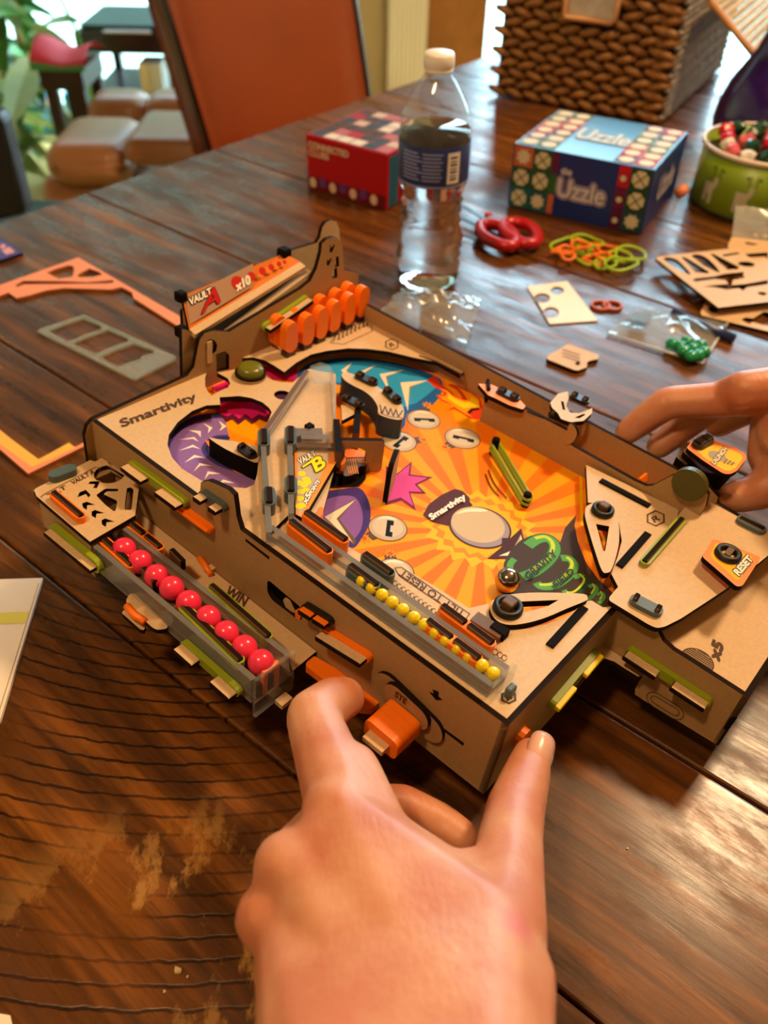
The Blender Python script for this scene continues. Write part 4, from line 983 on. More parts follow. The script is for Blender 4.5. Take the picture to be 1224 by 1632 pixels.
# RESET key
RZ = 0.012
RO = pr('#ff8f58'); RY = pr('#ffb62a')
plate('reset_key', rnd(tp(ZQ((320, 1235), (412, 1085), (450, 1088), (832, 1240), (670, 1490), (620, 1495)), RZ), 0.002), RZ - 0.003, RZ, [RO, BE], PB)
RK = Bag()
RK.flat(rnd(tp(ZQ((385, 1230), (440, 1120), (480, 1125), (765, 1240), (640, 1440), (610, 1435)), RZ), 0.003), RZ + 0.0001, RY)
a, b_, c_ = [T3(*k, RZ + 0.0002) for k in ZQ((640, 1402), (762, 1262), (592, 1360))]
add_text(RK, 'RESET', a, b_, c_, mat('print_dark', '#3a2420', 0.5), bold=0.0010)
a, b_, c_ = [T3(*k, RZ + 0.0004) for k in ZQ((640, 1402), (762, 1262), (592, 1360))]
add_text(RK, 'RESET', a, b_, c_, WHITE, bold=0.0003)
RK.build('key_print', PB, kind='stuff')
c = T(*ZQ((540, 1225))[0], RZ)
V, F = lathe([(0.0036, 0.0), (0.0036, 0.002), (0.0048, 0.0032), (0.0066, 0.0028), (0.0070, 0.0)], 28, (c[0], c[1], RZ))
mobj('key_ring', V, F, BLACK, None, PB, True)
bb = Bag(); bb.box((c[0] - .0036, c[1] - .0016, RZ - 0.012), (c[0] + .0036, c[1] + .0016, RZ + 0.003), DKMDF); bb.build('key_post', PB)
# LAUNCH key over the plunger, right of the lane wall
KZ = 0.026
plate('launch_key', rnd(tp(ZQ((185, 292), (268, 196), (410, 222), (600, 290), (692, 338), (706, 385), (625, 490), (565, 520), (505, 516), (330, 402)), KZ), 0.002), KZ - 0.003, KZ, [RO, BE], PB)
LK = Bag()
LK.flat(rnd(tp(ZQ((262, 308), (320, 245), (420, 255), (590, 315), (668, 355), (672, 385), (610, 470), (560, 495), (515, 490), (370, 402)), KZ), 0.003), KZ + 0.0001, pr('#ffc84a'))
LK.flat(circ(T(*ZQ((450, 365))[0], KZ), 0.0052, 20), KZ + 0.0002, pr('#a9a098'))
for i in range(3): LK.flat(strip(tp(ZQ((508 + i * 30, 428 + i * 8), (540 + i * 29, 392 + i * 14)), KZ), 0.0013), KZ + 0.00025, pr('#8d8072'))
for lift, m, bo in ((0.0003, mat('print_dark', '#3a2420', 0.5), 0.0007), (0.00042, WHITE, 0.0002)):
    a, b_, c_ = [T3(*k, KZ + lift) for k in ZQ((430, 440), (542, 308), (398, 412))]
    add_text(LK, 'LAUNCH', a, b_, c_, m, bold=bo)
LK.build('key_print', PB, kind='stuff')
tclip(ZQ, (262, 292), (372, 232), BLACK, lev=KZ, heads=2, gap=0.001, depth=0.0045, bdepth=0.003, mface=DKMDF, thick=0.005)
c = T(*ZQ((440, 370))[0], 0.0)
plate('plunger', rnd(tp(ZQ((150, 320), (230, 235), (540, 350), (640, 410), (520, 530), (330, 500)), 0.016), 0.003), 0.004, 0.016, [DKMDF, BE], PB)
plate('plunger_cover', tp(ZQ((95, 370), (160, 240), (260, 255), (250, 420), (180, 440)), 0.012), -0.01, 0.012, [DKMDF, BE], PB)

# ---- vault A box behind the back panel
tA = [LY(x, y, 0.309) for x, y in ZA((92, 402), (480, 245), (590, 195))]; bA = [LY(x, y, 0.2975) for x, y in ZA((128, 566), (650, 228), (668, 236))]
def V3(p, y): return Vector((p[0], y, p[1]))
A0, A1 = V3(tA[0], 0.309), V3(tA[-1], 0.309); B0, B1 = V3(bA[0], 0.2975), V3(bA[-1], 0.2975)
nrm = (B1 - B0).cross(A0 - B0).normalized()
if nrm.y > 0: nrm = -nrm
bb = Bag()
V = [B0, B1, A1, A0, B0 - nrm * .003, B1 - nrm * .003, A1 - nrm * .003, A0 - nrm * .003]
bb.add(V, [(0, 1, 2, 3)], pr('#d9772c')); bb.add(V, [(4, 7, 6, 5), (0, 3, 7, 4), (1, 5, 6, 2), (3, 2, 6, 7), (0, 4, 5, 1)], BE)
bb.build('vault_front', PB)
SA = Bag(); ex, ey = (B1 - B0), (A0 - B0)
def sa(u, v, l=0.0003): return B0 + ex * u + ey * v + nrm * l
SA.add([sa(.01, .12), sa(.55, .12), sa(.60, .75), sa(.02, .9)], [(0, 1, 2, 3)], pr('#b08a70'))
add_text(SA, 'VAULT', sa(.04, .62, .0006), sa(.22, .58, .0006), sa(.04, .82, .0006), BE, bold=0.0009); add_text(SA, 'VAULT', sa(.04, .62, .0009), sa(.22, .58, .0009), sa(.04, .82, .0009), WHITE, bold=0.0003)
add_text(SA, 'A', sa(.11, .22, .0006), sa(.27, .24, .0006), sa(.16, .70, .0006), BE, bold=0.0009); add_text(SA, 'A', sa(.11, .22, .0010), sa(.27, .24, .0010), sa(.16, .70, .0010), pr('#c21d1d'), bold=0.0004)
for i, u in enumerate((.44, .56, .66, .74, .81, .86)):
    r = 0.0034 - i * .0004; c = sa(u, .46 - .04 * i, .0004 + i * .00005); e1_, e2_ = ex.normalized(), nrm.cross(ex).normalized()
    if i == 0: r = .0046
    SA.add([c] + [c + (e1_ * math.cos(t) + e2_ * math.sin(t)) * r for t in np.linspace(0, 2 * math.pi, 15)], [(0, k, k + 1) for k in range(1, 15)], pr('#c22a20'))
add_text(SA, 'x10', sa(.42, .25, .0011), sa(.54, .25, .0011), sa(.42, .5, .0011), WHITE, bold=0.0005)
SA.build('vault_print', PB, kind='stuff')
lipw = 0.004
bb = Bag(); dn = (B0 - A0).normalized()
ty = Vector((0, -.0055, -.0012)); tz = Vector((0, .0006, -.003)); V = [B0, B1, B1 + ty, B0 + ty, B0 + tz, B1 + tz, B1 + ty + tz, B0 + ty + tz]
bb.add(V, [(0, 3, 2, 1), (4, 5, 6, 7), (0, 1, 5, 4), (3, 7, 6, 2), (0, 4, 7, 3), (1, 2, 6, 5)], MDF); bb.build('vault_lip', PB)
for p, s in ((A0 + Vector((-.001, 0, 0)), .0032), (A1, .0038), (B0 + Vector((-.003, .004, -.002)), .0034)):
    bb = Bag(); bb.box((p.x - s, p.y - s, p.z - s), (p.x + s, p.y + s, p.z + s), BE); bevel(bb.build('vault_knob', PB), 0.0012)
# trough strip, rear plate, left cheek
e0, e1 = LY(365, 529, 0.2905), LY(497, 431, 0.2905)
bb = Bag(); V = [(e0[0], 0.2908, e0[1] - .001), (e1[0], 0.2908, e1[1] - .001), (e1[0], 0.2960, e1[1] - .001), (e0[0], 0.2960, e0[1] - .001)]
bb.add(V + [(x, y, z - .003) for x, y, z in V], [(0, 1, 2, 3), (7, 6, 5, 4), (0, 4, 5, 1), (1, 5, 6, 2), (2, 6, 7, 3), (3, 7, 4, 0)], MDF); bb.build('trough_lip', PB)
bb = Bag(); V = [(e0[0] - .01, 0.2962, e0[1] - .004), (e1[0], 0.2962, e1[1] - .004), (e1[0], 0.303, e1[1] - .003), (e0[0] - .01, 0.303, e0[1] - .003)]
bb.add(V + [(x, y, z - .003) for x, y, z in V], [(0, 1, 2, 3), (7, 6, 5, 4), (0, 4, 5, 1), (1, 5, 6, 2), (2, 6, 7, 3), (3, 7, 4, 0)], mat('smoky_trough', '#4f4a44', 0.2)); bb.build('trough_floor', PB)
rp = [LY(x, y, 0.318) for x, y in ((466, 399), (505, 387), (510, 379), (514, 362), (520, 354), (527, 351), (536, 353), (541, 365), (542, 383), (543, 420))]
plate('rear_plate', rp + [(rp[-1][0], -0.045), (0.0881, -0.045), (0.0881, 0.028)], 0.318, 0.321, None, PB, FRONT)
ck = [LY(x, y, 0.296) for x, y in ((289, 524), (318, 531), (319, 552), (312, 572), (299, 592), (296, 592))]
plate('vault_cheek', ck + [(ck[-1][0], -0.045), (ck[0][0] - .002, -0.045)], 0.2955, 0.2985, [PANEL, MDF_EDGE], PB, FRONT)

# ---- side box "tilt vault A" with the pink-ball channel
DZ = -0.0225
dp = rnd(tp(ZM((18, 432), (45, 398), (640, 88), (690, 110), (760, 66), (835, 112)), DZ), 0.0008) + [(-0.0032, LX(222, 772, -0.003)[0])] + tp(ZM((1168, 375), (1125, 690), (635, 975), (55, 480)), DZ)
dp = [p if p[0] < -0.0032 else (-0.0032, p[1]) for p in dp]
hs = [tp(ZM(*h), DZ) for h in ([(612, 348), (640, 320), (748, 318), (712, 395), (668, 392), (690, 352)], [(500, 495), (520, 440), (590, 412), (640, 465), (622, 500), (590, 458)], [(548, 560), (600, 540), (690, 575), (606, 580), (600, 632), (560, 605)],
                               [(652, 648), (690, 630), (795, 665), (706, 672), (698, 720), (655, 695)], [(760, 742), (800, 722), (905, 758), (815, 765), (808, 816), (765, 790)])]
hs += [rnd(tp(ZM((700, 470), (800, 398), (945, 402), (940, 428), (820, 430), (780, 460), (930, 530), (920, 620), (900, 650), (800, 575)), DZ), 0.0012), rnd(tp(ZM((1035, 392), (1080, 385), (1108, 410), (1085, 630), (1012, 630), (1015, 560)), DZ), 0.001)]
hc = T(*ZM((850, 225))[0], DZ)
hs += [[p for p in circ((max(hc[0], -0.0135) - 0.001, hc[1] - 0.001), 0.0085, 22)]]
plate('side_box_top', [dp] + hs, DZ - 0.003, DZ, None, PB)
d0, d1, d2 = T(*ZM((635, 975))[0], DZ), T(*ZM((55, 480))[0], DZ), T(*ZM((1125, 690))[0], DZ)
wall('side_box_wall', (d0[0] + .002, d0[1] + .001), (d1[0] + .003, d1[1] + .001), -0.050, DZ - 0.003, 0.003, PANEL, PANEL)
wall('side_box_wall', (d1[0] + .004, d1[1] - .003), (-0.004, d1[1] - .003), -0.050, DZ - 0.003, 0.003, PANEL, PANEL)
wall('side_box_floor', (d0[0] + .016, d0[1]), (d1[0] + .016, d1[1]), -0.049, -0.046, 0.03, DKMDF, DKMDF)
tclip(ZM, (245, 500), (560, 765), ORANGE, lev=DZ, heads=1, depth=0.0055, bdepth=0.004, mface=DKMDF)
tclip(ZM, (225, 315), (470, 225), TEAL, lev=DZ, heads=2, depth=0.004, bdepth=0.0045, mface=DKMDF, thick=0.0045)
SE = Bag()
q = tp(ZM((105, 490), (150, 455), (690, 172), (750, 178), (735, 215), (150, 525)), DZ); SE.flat(strip(q + q[:2], 0.0005), DZ + 0.0002, ENGR)
for s, p0, p1, p2 in (('TILT', (185, 500), (385, 398), (160, 462)), ('VAULT A', (450, 358), (690, 228), (425, 320))):
    a, b_, c_ = [T3(*k, DZ + 0.0002) for k in ZM(p0, p1, p2)]; add_text(SE, s, a, b_, c_, ENGR, bold=0.00015)
a, b_, c_ = [T3(*k, -0.0438) for k in ZN((200, 340), (420, 480), (262, 240))]; add_text(SE, 'WIN', a, b_, c_, ENGR, bold=0.0003)
SE.build('engraving', PB, kind='stuff')
# channel
FL = -0.044
flr = tp(ZC((575, 352), (600, 372)), FL)
fp = [(-0.0035, 0.246), (-0.0035, LX(505, 1040, -0.003)[0])] + tp(ZD((1168, 612), (1062, 700), (1040, 640)), FL) + [(-0.0225, 0.104), (-0.0225, 0.246)]
plate('channel_floor', fp, FL - 0.003, FL, None, PB)
plate('channel_floor', [(-0.0225, 0.246), (-0.0225, 0.102), (-0.0475, 0.102), (-0.0475, 0.246)], FL - 0.003, FL, [DKMDF, MDF_EDGE], PB)
plate('ball_rail', [(-0.031, 0.24), (-0.031, 0.1035), (-0.0445, 0.1035), (-0.0445, 0.24)], FL, -0.0352, [DKMDF, MDF_EDGE], PB)
CLT = -0.027
wl, wr = (-0.0466, -0.0466), (-0.0272, -0.0252)
wall('channel_wall', (-0.0470, 0.240), (-0.0470, 0.1035), FL, CLT, 0.003, RL, ACRYL_G)
wall('channel_wall', (-0.0280, 0.240), (-0.0255, 0.1030), FL, CLT, 0.003, RL, ACRYL_G)
bb = Bag(); bb.box((-0.0492, 0.0995, -0.052), (-0.0235, 0.1022, -0.0235), ACRYL); bevel(bb.build('end_cap', PB), 0.001)
q0, q1 = T3(*ZD((925, 735))[0], -0.030), T3(*ZD((985, 690))[0], -0.030)
bb = Bag(); bb.box((-0.0415, 0.1025, -0.046), (-0.0385, 0.105, -0.027), ORANGE); bb.box((-0.034, 0.1025, -0.046), (-0.031, 0.105, -0.027), ORANGE); bb.box((-0.0415, 0.1025, -0.030), (-0.031, 0.105, -0.027), ORANGE)
bevel(bb.build('rubber_band', PB), 0.0008)
bb = Bag(); bb.box((-0.037, 0.094, -0.051), (-0.030, 0.099, -0.048), MDF); bb.build('joint_tab', PB)
CB = dict(lev=CLT - 0.0055, depth=0.0072, bdepth=0.0055, thick=0.0032, mface=DKMDF, grow=0.0014)
tclip(ZD, (132, 88), (285, 225), ORANGE, heads=2, **CB); tclip(ZD, (268, 15), (420, 140), ORANGE, heads=2, **CB)
tclip(ZD, (335, 240), (395, 310), None, heads=1, **CB); tclip(ZD, (470, 150), (530, 212), None, heads=1, **CB)
tclip(ZD, (525, 418), (808, 690), GREEN, heads=1, **CB); tclip(ZD, (662, 322), (945, 572), GREEN, heads=1, **CB)
def oclip(a, b, x, band, **kw):
    p, q = LX(*a, x), LX(*b, x); clip((x, *p), (x, *q), (-1, 0, 0), (0, 0, 1), band, **kw)
oclip(ZD((545, 558))[0], ZD((815, 795))[0], -0.0487, GREEN, heads=2, gap=0.013, depth=0.009, bdepth=0.0035)
oclip(ZC((152, 432))[0], ZC((378, 615))[0], -0.0495, GREEN, heads=1, depth=0.008, bdepth=0.0035, grow=0.003)
lg = rnd(tp(ZD((245, 362), (265, 325), (290, 325), (450, 478), (448, 495), (400, 502), (375, 490), (262, 385)), -0.040), 0.0025)
plate('wing_tab', lg, -0.043, -0.040, None, PB)
plate('wing_tab', rnd(tp(ZD((225, 418), (240, 402), (345, 478), (335, 503), (318, 500)), -0.044), 0.001), -0.047, -0.044, None, PB)
tube('rubber_band', [T3(*k, -0.0395) for k in ZD((252, 385), (290, 430), (340, 462))], 0.0022, ORANGE, PB)
tube('rubber_band', [T3(*k, FL + 0.002) for k in ZC((850, 580), (880, 620), (905, 660))], 0.0018, ORANGE, PB)
bb = Bag(); c = T(*ZC((905, 632))[0], FL + .002); bb.box((c[0] - .003, c[1] - .002, FL), (c[0] + .002, c[1] + .002, FL + .003), MDF); bb.build('joint_tab', PB)
# feet: short rear stilts that hold the machine at its slope
for x, y in ((0.012, 0.27), (0.18, 0.27), (0.18, 0.03)):
    top = MB @ Vector((x, y, -0.0528)); hgt = max(top.z / BW.z, 0.001)
    if hgt > 0.002:
        bb = Bag(); bb.box((x - .006, y - .0015, -0.0528 - hgt + 0.0008), (x + .006, y + .0015, -0.05), DKMDF); bb.build('foot', PB)

# ================================================================ balls (loose, lying in the machine)
me = ball_mesh('pink_ball', 0.0064, PINKB, 28)
names = ['topmost', 'second', 'third', 'fourth', 'fifth', 'sixth', 'seventh', 'eighth', 'ninth and last']
bpx = ZD((235, 85), (312, 160), (395, 220), (468, 300), (553, 368), (645, 435), (735, 515), (822, 600), (905, 680))
for i, p in enumerate(bpx):
    q = LX(*p, -0.0372)
    o = bpy.data.objects.new('pink_ball', me); o.location = MB @ Vector((-0.0372 + 0.0003 * (i % 2), q[0], -0.0285))
    link(o, None, 'glossy pink ball in the clear side channel, %s from the patterned vault box' % names[i], 'ball', 'pink balls in the side channel')
me = ball_mesh('yellow_ball', 0.0031, YELB, 16)
ords = ['first', 'second', 'third', 'fourth', 'fifth', 'sixth', 'seventh', 'eighth', 'ninth', 'tenth', 'eleventh', 'twelfth', 'last']
for i, p in enumerate(ZF((495, 315), (540, 350), (583, 388), (635, 422), (678, 465), (730, 505), (790, 535), (845, 572), (900, 607), (958, 645), (1005, 690), (1068, 735), (1120, 775))):
    q = T(*p, 0.0066)
    o = bpy.data.objects.new('yellow_ball', me); o.location = MB @ Vector((0.0102, q[1], 0.0066))
    link(o, None, 'small yellow ball in the clear top track, %s counting down from the grey upper clips' % ords[i], 'ball', 'yellow balls in the top track')
me = ball_mesh('steel_ball', 0.0066, STEEL, 32)
o = bpy.data.objects.new('steel_ball', me); q = T(809, 925, HP + 0.0066); o.location = MB @ Vector((q[0], q[1], HP + 0.0067))
link(o, None, 'shiny steel pinball resting beside the lower flipper on the orange playfield', 'ball')
# ================================================================ things on the table
def W3(px, py, z): return Vector(G(px, py, z))
# ---- water bottle
bc = G(681, 447); bxy = (bc.x, bc.y)
bottle = empty('water_bottle', bc, 'clear plastic water bottle with white cap and navy label standing behind the pinball machine', 'bottle')
prof = [(0, 0.004), (0.018, 0.003), (0.0255, 0.0), (0.029, 0.003), (0.0305, 0.008)]
for i in range(9):
    z = 0.012 + i * 0.0085
    prof += [(0.0312 - (0.0022 if i > 4 else 0), z), (0.0294 - (0.0028 if i > 4 else 0), z + 0.0042)]
prof += [(0.0275, 0.089), (0.0298, 0.0945), (0.0312, 0.0975), (0.0312, 0.135), (0.0314, 0.139), (0.0308, 0.146), (0.0288, 0.1545), (0.0255, 0.163), (0.0205, 0.1715), (0.0155, 0.179), (0.0118, 0.1835), (0.0112, 0.186), (0.0112, 0.188)]
BOT = clear('bottle_plastic', '#fbfdfd', 0.04, 0.05, 1.7)
def spiral(prof, amp, n=48):
    V, F = [], []
    for r, z in prof:
        for i in range(n):
            a = 2 * math.pi * i / n
            k = amp * math.sin(3 * a + z * 160) if 0.01 < z < 0.09 else 0
            V.append(((r + k) * math.cos(a), (r + k) * math.sin(a), z))
    for j in range(len(prof) - 1):
        for i in range(n):
            k = (i + 1) % n; F.append([j * n + i, j * n + k, (j + 1) * n + k, (j + 1) * n + i])
    return V, F
V, F = spiral(prof, 0.0007); mobj('bottle_body', V, F, BOT, None, bottle, True)
WATER = mat('water', (0.97, 0.985, 0.99), 0.02, trans=1.0)
WATER.node_tree.nodes['Principled BSDF'].inputs['IOR'].default_value = 1.2
wp = [(max(r - 0.0008, 0.0), z + (0.001 if z < 0.02 else 0)) for r, z in prof if z <= 0.1392] + [(0.0304, 0.1422), (0, 0.1422)]
V, F = spiral(wp, 0.0007); mobj('water', V, F, WATER, None, bottle, True)
CAPM = mat('white_cap', '#efe9df', 0.4)
capp = [(0.0118, 0.1865), (0.0122, 0.187), (0.0124, 0.1885), (0.0117, 0.189), (0.0120, 0.1895), (0.0126, 0.1905), (0.0124, 0.1985), (0.0115, 0.2005), (0, 0.2008)]
V, F = lathe(capp, 48)
V = [((x * (1 + .012 * (i % 2)) if .189 < z < .199 else x), y * (1 + .012 * (i % 2)) if .189 < z < .199 else y, z) for i, (x, y, z) in enumerate(V)]
mobj('bottle_cap', V, F, CAPM, None, bottle, True)
NAVY = mat('label_navy', '#25336f', 0.4)
lathe_obj('bottle_label', [(0.0315, 0.1005), (0.0317, 0.101), (0.0317, 0.134), (0.0315, 0.1345)], NAVY, bottle, 48)
lathe_obj('label_back', [(0.0310, 0.134), (0.0310, 0.101)], mat('label_back', '#b4b0b4', 0.7), bottle, 40)
LB = Bag()
def cpatch(bag, R, a0, a1, z0, z1, m, c=(0, 0), n=8):
    V = []; 
    for i in range(n + 1):
        a = a0 + (a1 - a0) * i / n; V += [(c[0] + R * math.cos(a), c[1] + R * math.sin(a), z0), (c[0] + R * math.cos(a), c[1] + R * math.sin(a), z1)]
    bag.add(V, [(2 * i, 2 * i + 2, 2 * i + 3, 2 * i + 1) for i in range(n)], m)
PALE = mat('label_pale_print', '#8f97c4', 0.5); BARC = mat('barcode_white', '#e8ddd0', 0.5)
A0_ = -math.pi / 2
for i in range(8):
    z = 0.130 - i * 0.0031
    cpatch(LB, 0.0319, A0_ - 1.0, A0_ - 0.5 + 0.06 * (i % 3), z - .0012, z, PALE); cpatch(LB, 0.0319, A0_ - 0.36, A0_ + 0.2 - 0.05 * (i % 2), z - .0012, z, PALE)
cpatch(LB, 0.0319, A0_ + 0.34, A0_ + 0.72, 0.1045, 0.1305, BARC)
for i in range(7): cpatch(LB, 0.0320, A0_ + 0.42, A0_ + 0.64, 0.1075 + i * 0.003, 0.1075 + i * 0.003 + (0.0010 if i % 2 else 0.0017), NAVY)
cpatch(LB, 0.03195, A0_ - 1.4, A0_ + 1.4, 0.1012, 0.1026, PALE, n=20)
LB.build('label_print', bottle, kind='stuff')

# ---- card boxes
def card_box(name, f0, f1, depth, h, mside, label):
    ex = Vector((f1.x - f0.x, f1.y - f0.y, 0)); L = ex.length; ex.normalize(); ey = Vector((-ex.y, ex.x, 0))
    M = Matrix(((ex.x, ey.x, 0, f0.x), (ex.y, ey.y, 0, f0.y), (0, 0, 1, 0), (0, 0, 0, 1)))
    root = empty(name, M=M, label=label, cat='box')
    bb = Bag(); bb.box((0, 0, 0.0003), (L, depth, h * 0.5), mside[0]); o = bb.build('box_base', root); bevel(o, 0.0006, 1)
    bb = Bag(); bb.box((-0.0005, -0.0005, h * 0.02), (L + .0005, depth + .0005, h), mside[0], None, mside[1]); o = bb.build('box_lid', root); bevel(o, 0.0008, 1)
    return root, L
RED = mat('red_card', '#b3061a', 0.35)
rb, RL_ = card_box('game_box', G(492, 300), G(615, 336), 0.115, 0.0617, [RED, mat('red_card_top', '#8c3440', 0.4)], 'red cardboard game box with pale lettering behind the water bottle')
RP = Bag()
def fq(bag, x0, x1, z0, z1, m, l=0.0010): bag.add([(x0, -l, z0), (x1, -l, z0), (x1, -l, z1), (x0, -l, z1)], [(0, 1, 2, 3)], m)
def tq(bag, x0, x1, y0, y1, z, m): bag.add([(x0, y0, z), (x1, y0, z), (x1, y1, z), (x0, y1, z)], [(0, 1, 2, 3)], m)
CREAM = mat('print_cream', '#e9c9ac', 0.5)
fq(RP, 0, RL_, 0.001, 0.016, mat('print_wine', '#6e0c22', 0.4))
for i in range(7):
    x = 0.008 + i * 0.0145
    V = [(x + 0.005 * math.cos(t), -0.0014, 0.009 + 0.006 * math.sin(t) + (i % 2) * .003) for t in np.linspace(0, 6.28, 12, endpoint=False)]
    RP.add(V, [tuple(range(12))], CREAM if i % 2 == 0 else mat('print_violet', '#6b3a86', 0.5))
add_text(RP, 'CONNECTED', (0.004, -0.0014, 0.048), (0.060, -0.0014, 0.048), (0.004, -0.0014, 0.0545), CREAM, bold=0.0004)
add_text(RP, 'CLUES', (0.004, -0.0014, 0.0395), (0.032, -0.0014, 0.0395), (0.004, -0.0014, 0.046), CREAM, bold=0.0004)
random.seed(3)
for i in range(6):
    for j in range(6):
        c = random.choice(['#c9b3a4', '#3b4a52', '#a92a3c', '#d8d0c4', '#4a4438', '#b56a70'])
        x = 0.004 + i * RL_ / 6.2; y = 0.003 + j * 0.0185
        tq(RP, x, x + RL_ / 7, y, y + 0.016, 0.0617 + 0.0004, pr(c))
for j in range(5): RP.add([(RL_ + .001, 0.004 + j * .022, 0.002), (RL_ + .001, 0.022 + j * .022, 0.002), (RL_ + .001, 0.022 + j * .022, 0.058), (RL_ + .001, 0.004 + j * .022, 0.058)], [(0, 1, 2, 3)], pr(['#2c5f78', '#8c1428', '#c9a08a', '#31424c', '#7a1020'][j]))
RP.build('box_print', rb, kind='stuff')
BLUE = mat('blue_card', '#16327c', 0.35)
ub, UL = card_box('game_box', G(809, 329), G(1020, 376), 0.138, 0.0698, [BLUE, mat('pale_blue_card', '#3f86c0', 0.3)], 'blue cardboard puzzle box with patterned tiles on its sides beside the green tin')
UP = Bag(); tiles = ['#c86a3a', '#3b6a34', '#6d2348', '#2f6f70', '#c9202e', '#2c5f38']
def tile(x0, z0, s, bg, kind):
    fq(UP, x0, x0 + s, z0, z0 + s, pr(bg), 0.0010)
    cx_, cz = x0 + s / 2, z0 + s / 2; c = pr('#d9cfae')
    if kind == 0: V = [(cx_ + s * .40 * math.cos(t) * (1 if i % 2 else .72), -0.0014, cz + s * .40 * math.sin(t) * (1 if i % 2 else .72)) for i, t in enumerate(np.linspace(0, 6.283, 16, endpoint=False))]
    else: V = [(cx_ + s * .43 * math.cos(t), -0.0014, cz + s * .43 * math.sin(t)) for t in np.linspace(0.39, 6.67, 8, endpoint=False)]
    UP.add(V, [tuple(range(len(V)))], c)
    if kind == 1:
        for a in (0.785, 2.356):
            d = Vector((math.cos(a), math.sin(a))) * s * .42; n_ = Vector((-d.y, d.x)).normalized() * s * .03
            UP.add([(cx_ + d.x + n_.x, -0.0016, cz + d.y + n_.y), (cx_ - d.x + n_.x, -0.0016, cz - d.y + n_.y), (cx_ - d.x - n_.x, -0.0016, cz - d.y - n_.y), (cx_ + d.x - n_.x, -0.0016, cz + d.y - n_.y)], [(0, 1, 2, 3)], pr(bg))
s = 0.0215; gx = 0.0015
for r in range(3):
    z0 = 0.0025 + r * (s + 0.0008)
    tile(gx, z0, s, tiles[(r * 2 + 3) % 6] if r < 2 else '#c86a3a', (r + 0) % 2 if r else 1)
    tile(gx + s + .0008, z0, s, '#3b5f30' if r else '#2f6060', 1 if r else 0)
    fq(UP, gx + 2 * s + .0016, gx + 2 * s + .0080, z0, z0 + s, pr(['#c86a3a', '#3b6a34', '#6d2348'][r]))
    tile(UL - gx - s, z0, s, '#2f4f28' if r else '#2c5050', 1 if r else 0)
    fq(UP, UL - gx - s - .0128, UL - gx - s - .0008, z0, z0 + s, pr(['#5d2048', '#6d2348', '#c9202e'][r]))
    tile(UL - gx - s - .0118, z0 + .004, 0.0095, ['#5d2048', '#6d2348', '#c9202e'][r], 0)
uc0, uc1 = 0.056, 0.108
for m, bo, l in ((pr('#b7b2cf'), 0.0030, 0.0011), (mat('print_deep_navy', '#10143c', 0.4), 0.0017, 0.0013), (pr('#d6d0dc'), 0.0007, 0.0015)):
    T_ = [(uc0, -l, 0.024), (uc1, -l, 0.024), (uc0, -l, 0.043)]; add_text(UP, 'Uzzle', *T_, m, bold=bo)
    add_text(UP, 'the', (uc0 + .001, -l, 0.0482), (uc0 + .012, -l, 0.0482), (uc0 + .001, -l, 0.0545), m, bold=bo * .4)
UP.build('box_print', ub, kind='stuff')
UT = Bag(); zt = 0.0698 + 0.0005
for side in (0, 1):
    for j in range(6):
        for i in range(2):
            x = (0.002 + i * s) if side == 0 else (UL - 0.002 - (i + 1) * s); y = 0.003 + j * (s + .0009)
            tq(UT, x, x + s * .96, y, y + s * .96, zt, pr(['#8aa0a8', '#b04a58', '#5f7f6a', '#6d5a7a', '#c07a6a'][(i * 2 + j * 3 + side) % 5]))
            V = [(x + s / 2 + s * .40 * math.cos(t), y + s / 2 + s * .40 * math.sin(t), zt + .0002) for t in np.linspace(0.39, 6.67, 8, endpoint=False)]
            UT.add(V, [tuple(range(8))], pr('#dcd6c8'))
for m, bo, l in ((pr('#a9c4e4'), 0.0026, .0003), (pr('#3f6fae'), 0.0014, .0005), (pr('#d9e4f0'), 0.0006, .0007)):
    add_text(UT, 'Uzzle', (0.050, 0.050, zt + l), (0.108, 0.050, zt + l), (0.050, 0.085, zt + l), m, bold=bo)
UT.build('lid_print', ub, kind='stuff')
US = Bag(); l = UL + 0.0012
for m, bo, dl in ((pr('#b7b2cf'), 0.0026, 0), (mat('print_deep_navy', '#10143c', 0.4), 0.0014, .0002), (pr('#d6d0dc'), 0.0006, .0004)):
    add_text(US, 'Uzzle', (l + dl, 0.036, 0.026), (l + dl, 0.100, 0.026), (l + dl, 0.036, 0.050), m, bold=bo)
US.build('side_print', ub, kind='stuff')

# ---- wicker basket with a leaning lid
k0, k1 = G(785, 152), G(1050, 200); ex = Vector((k1.x - k0.x, k1.y - k0.y, 0)); KL = ex.length; ex.normalize(); ey = Vector((-ex.y, ex.x, 0))
KM = Matrix(((ex.x, ey.x, 0, k0.x), (ex.y, ey.y, 0, k0.y), (0, 0, 1, 0), (0, 0, 0, 1)))
basket = empty('wicker_basket', M=KM, label='large brown woven wicker basket with pale cloth in its handle opening', cat='basket')
WICK = mat('wicker_brown', '#9a6a35', 0.6, noise=(60, 0.35)); WICK2 = mat('wicker_grey', '#8c8072', 0.7, noise=(60, 0.3)); WDARK = mat('basket_inside', '#2a1c10', 0.9)  # right side's grey is window light put into the wicker colour
KD, KH = 0.35, 0.20
bb = Bag(); bb.box((0.004, 0.004, 0.002), (KL - .004, KD - .004, KH), WDARK); bb.build('basket_core', basket)
ico = bmesh.new(); bmesh.ops.create_icosphere(ico, subdivisions=1, radius=1.0)
icoV = [v.co.copy() for v in ico.verts]; icoF = [[v.index for v in f.verts] for f in ico.faces]; ico.free()
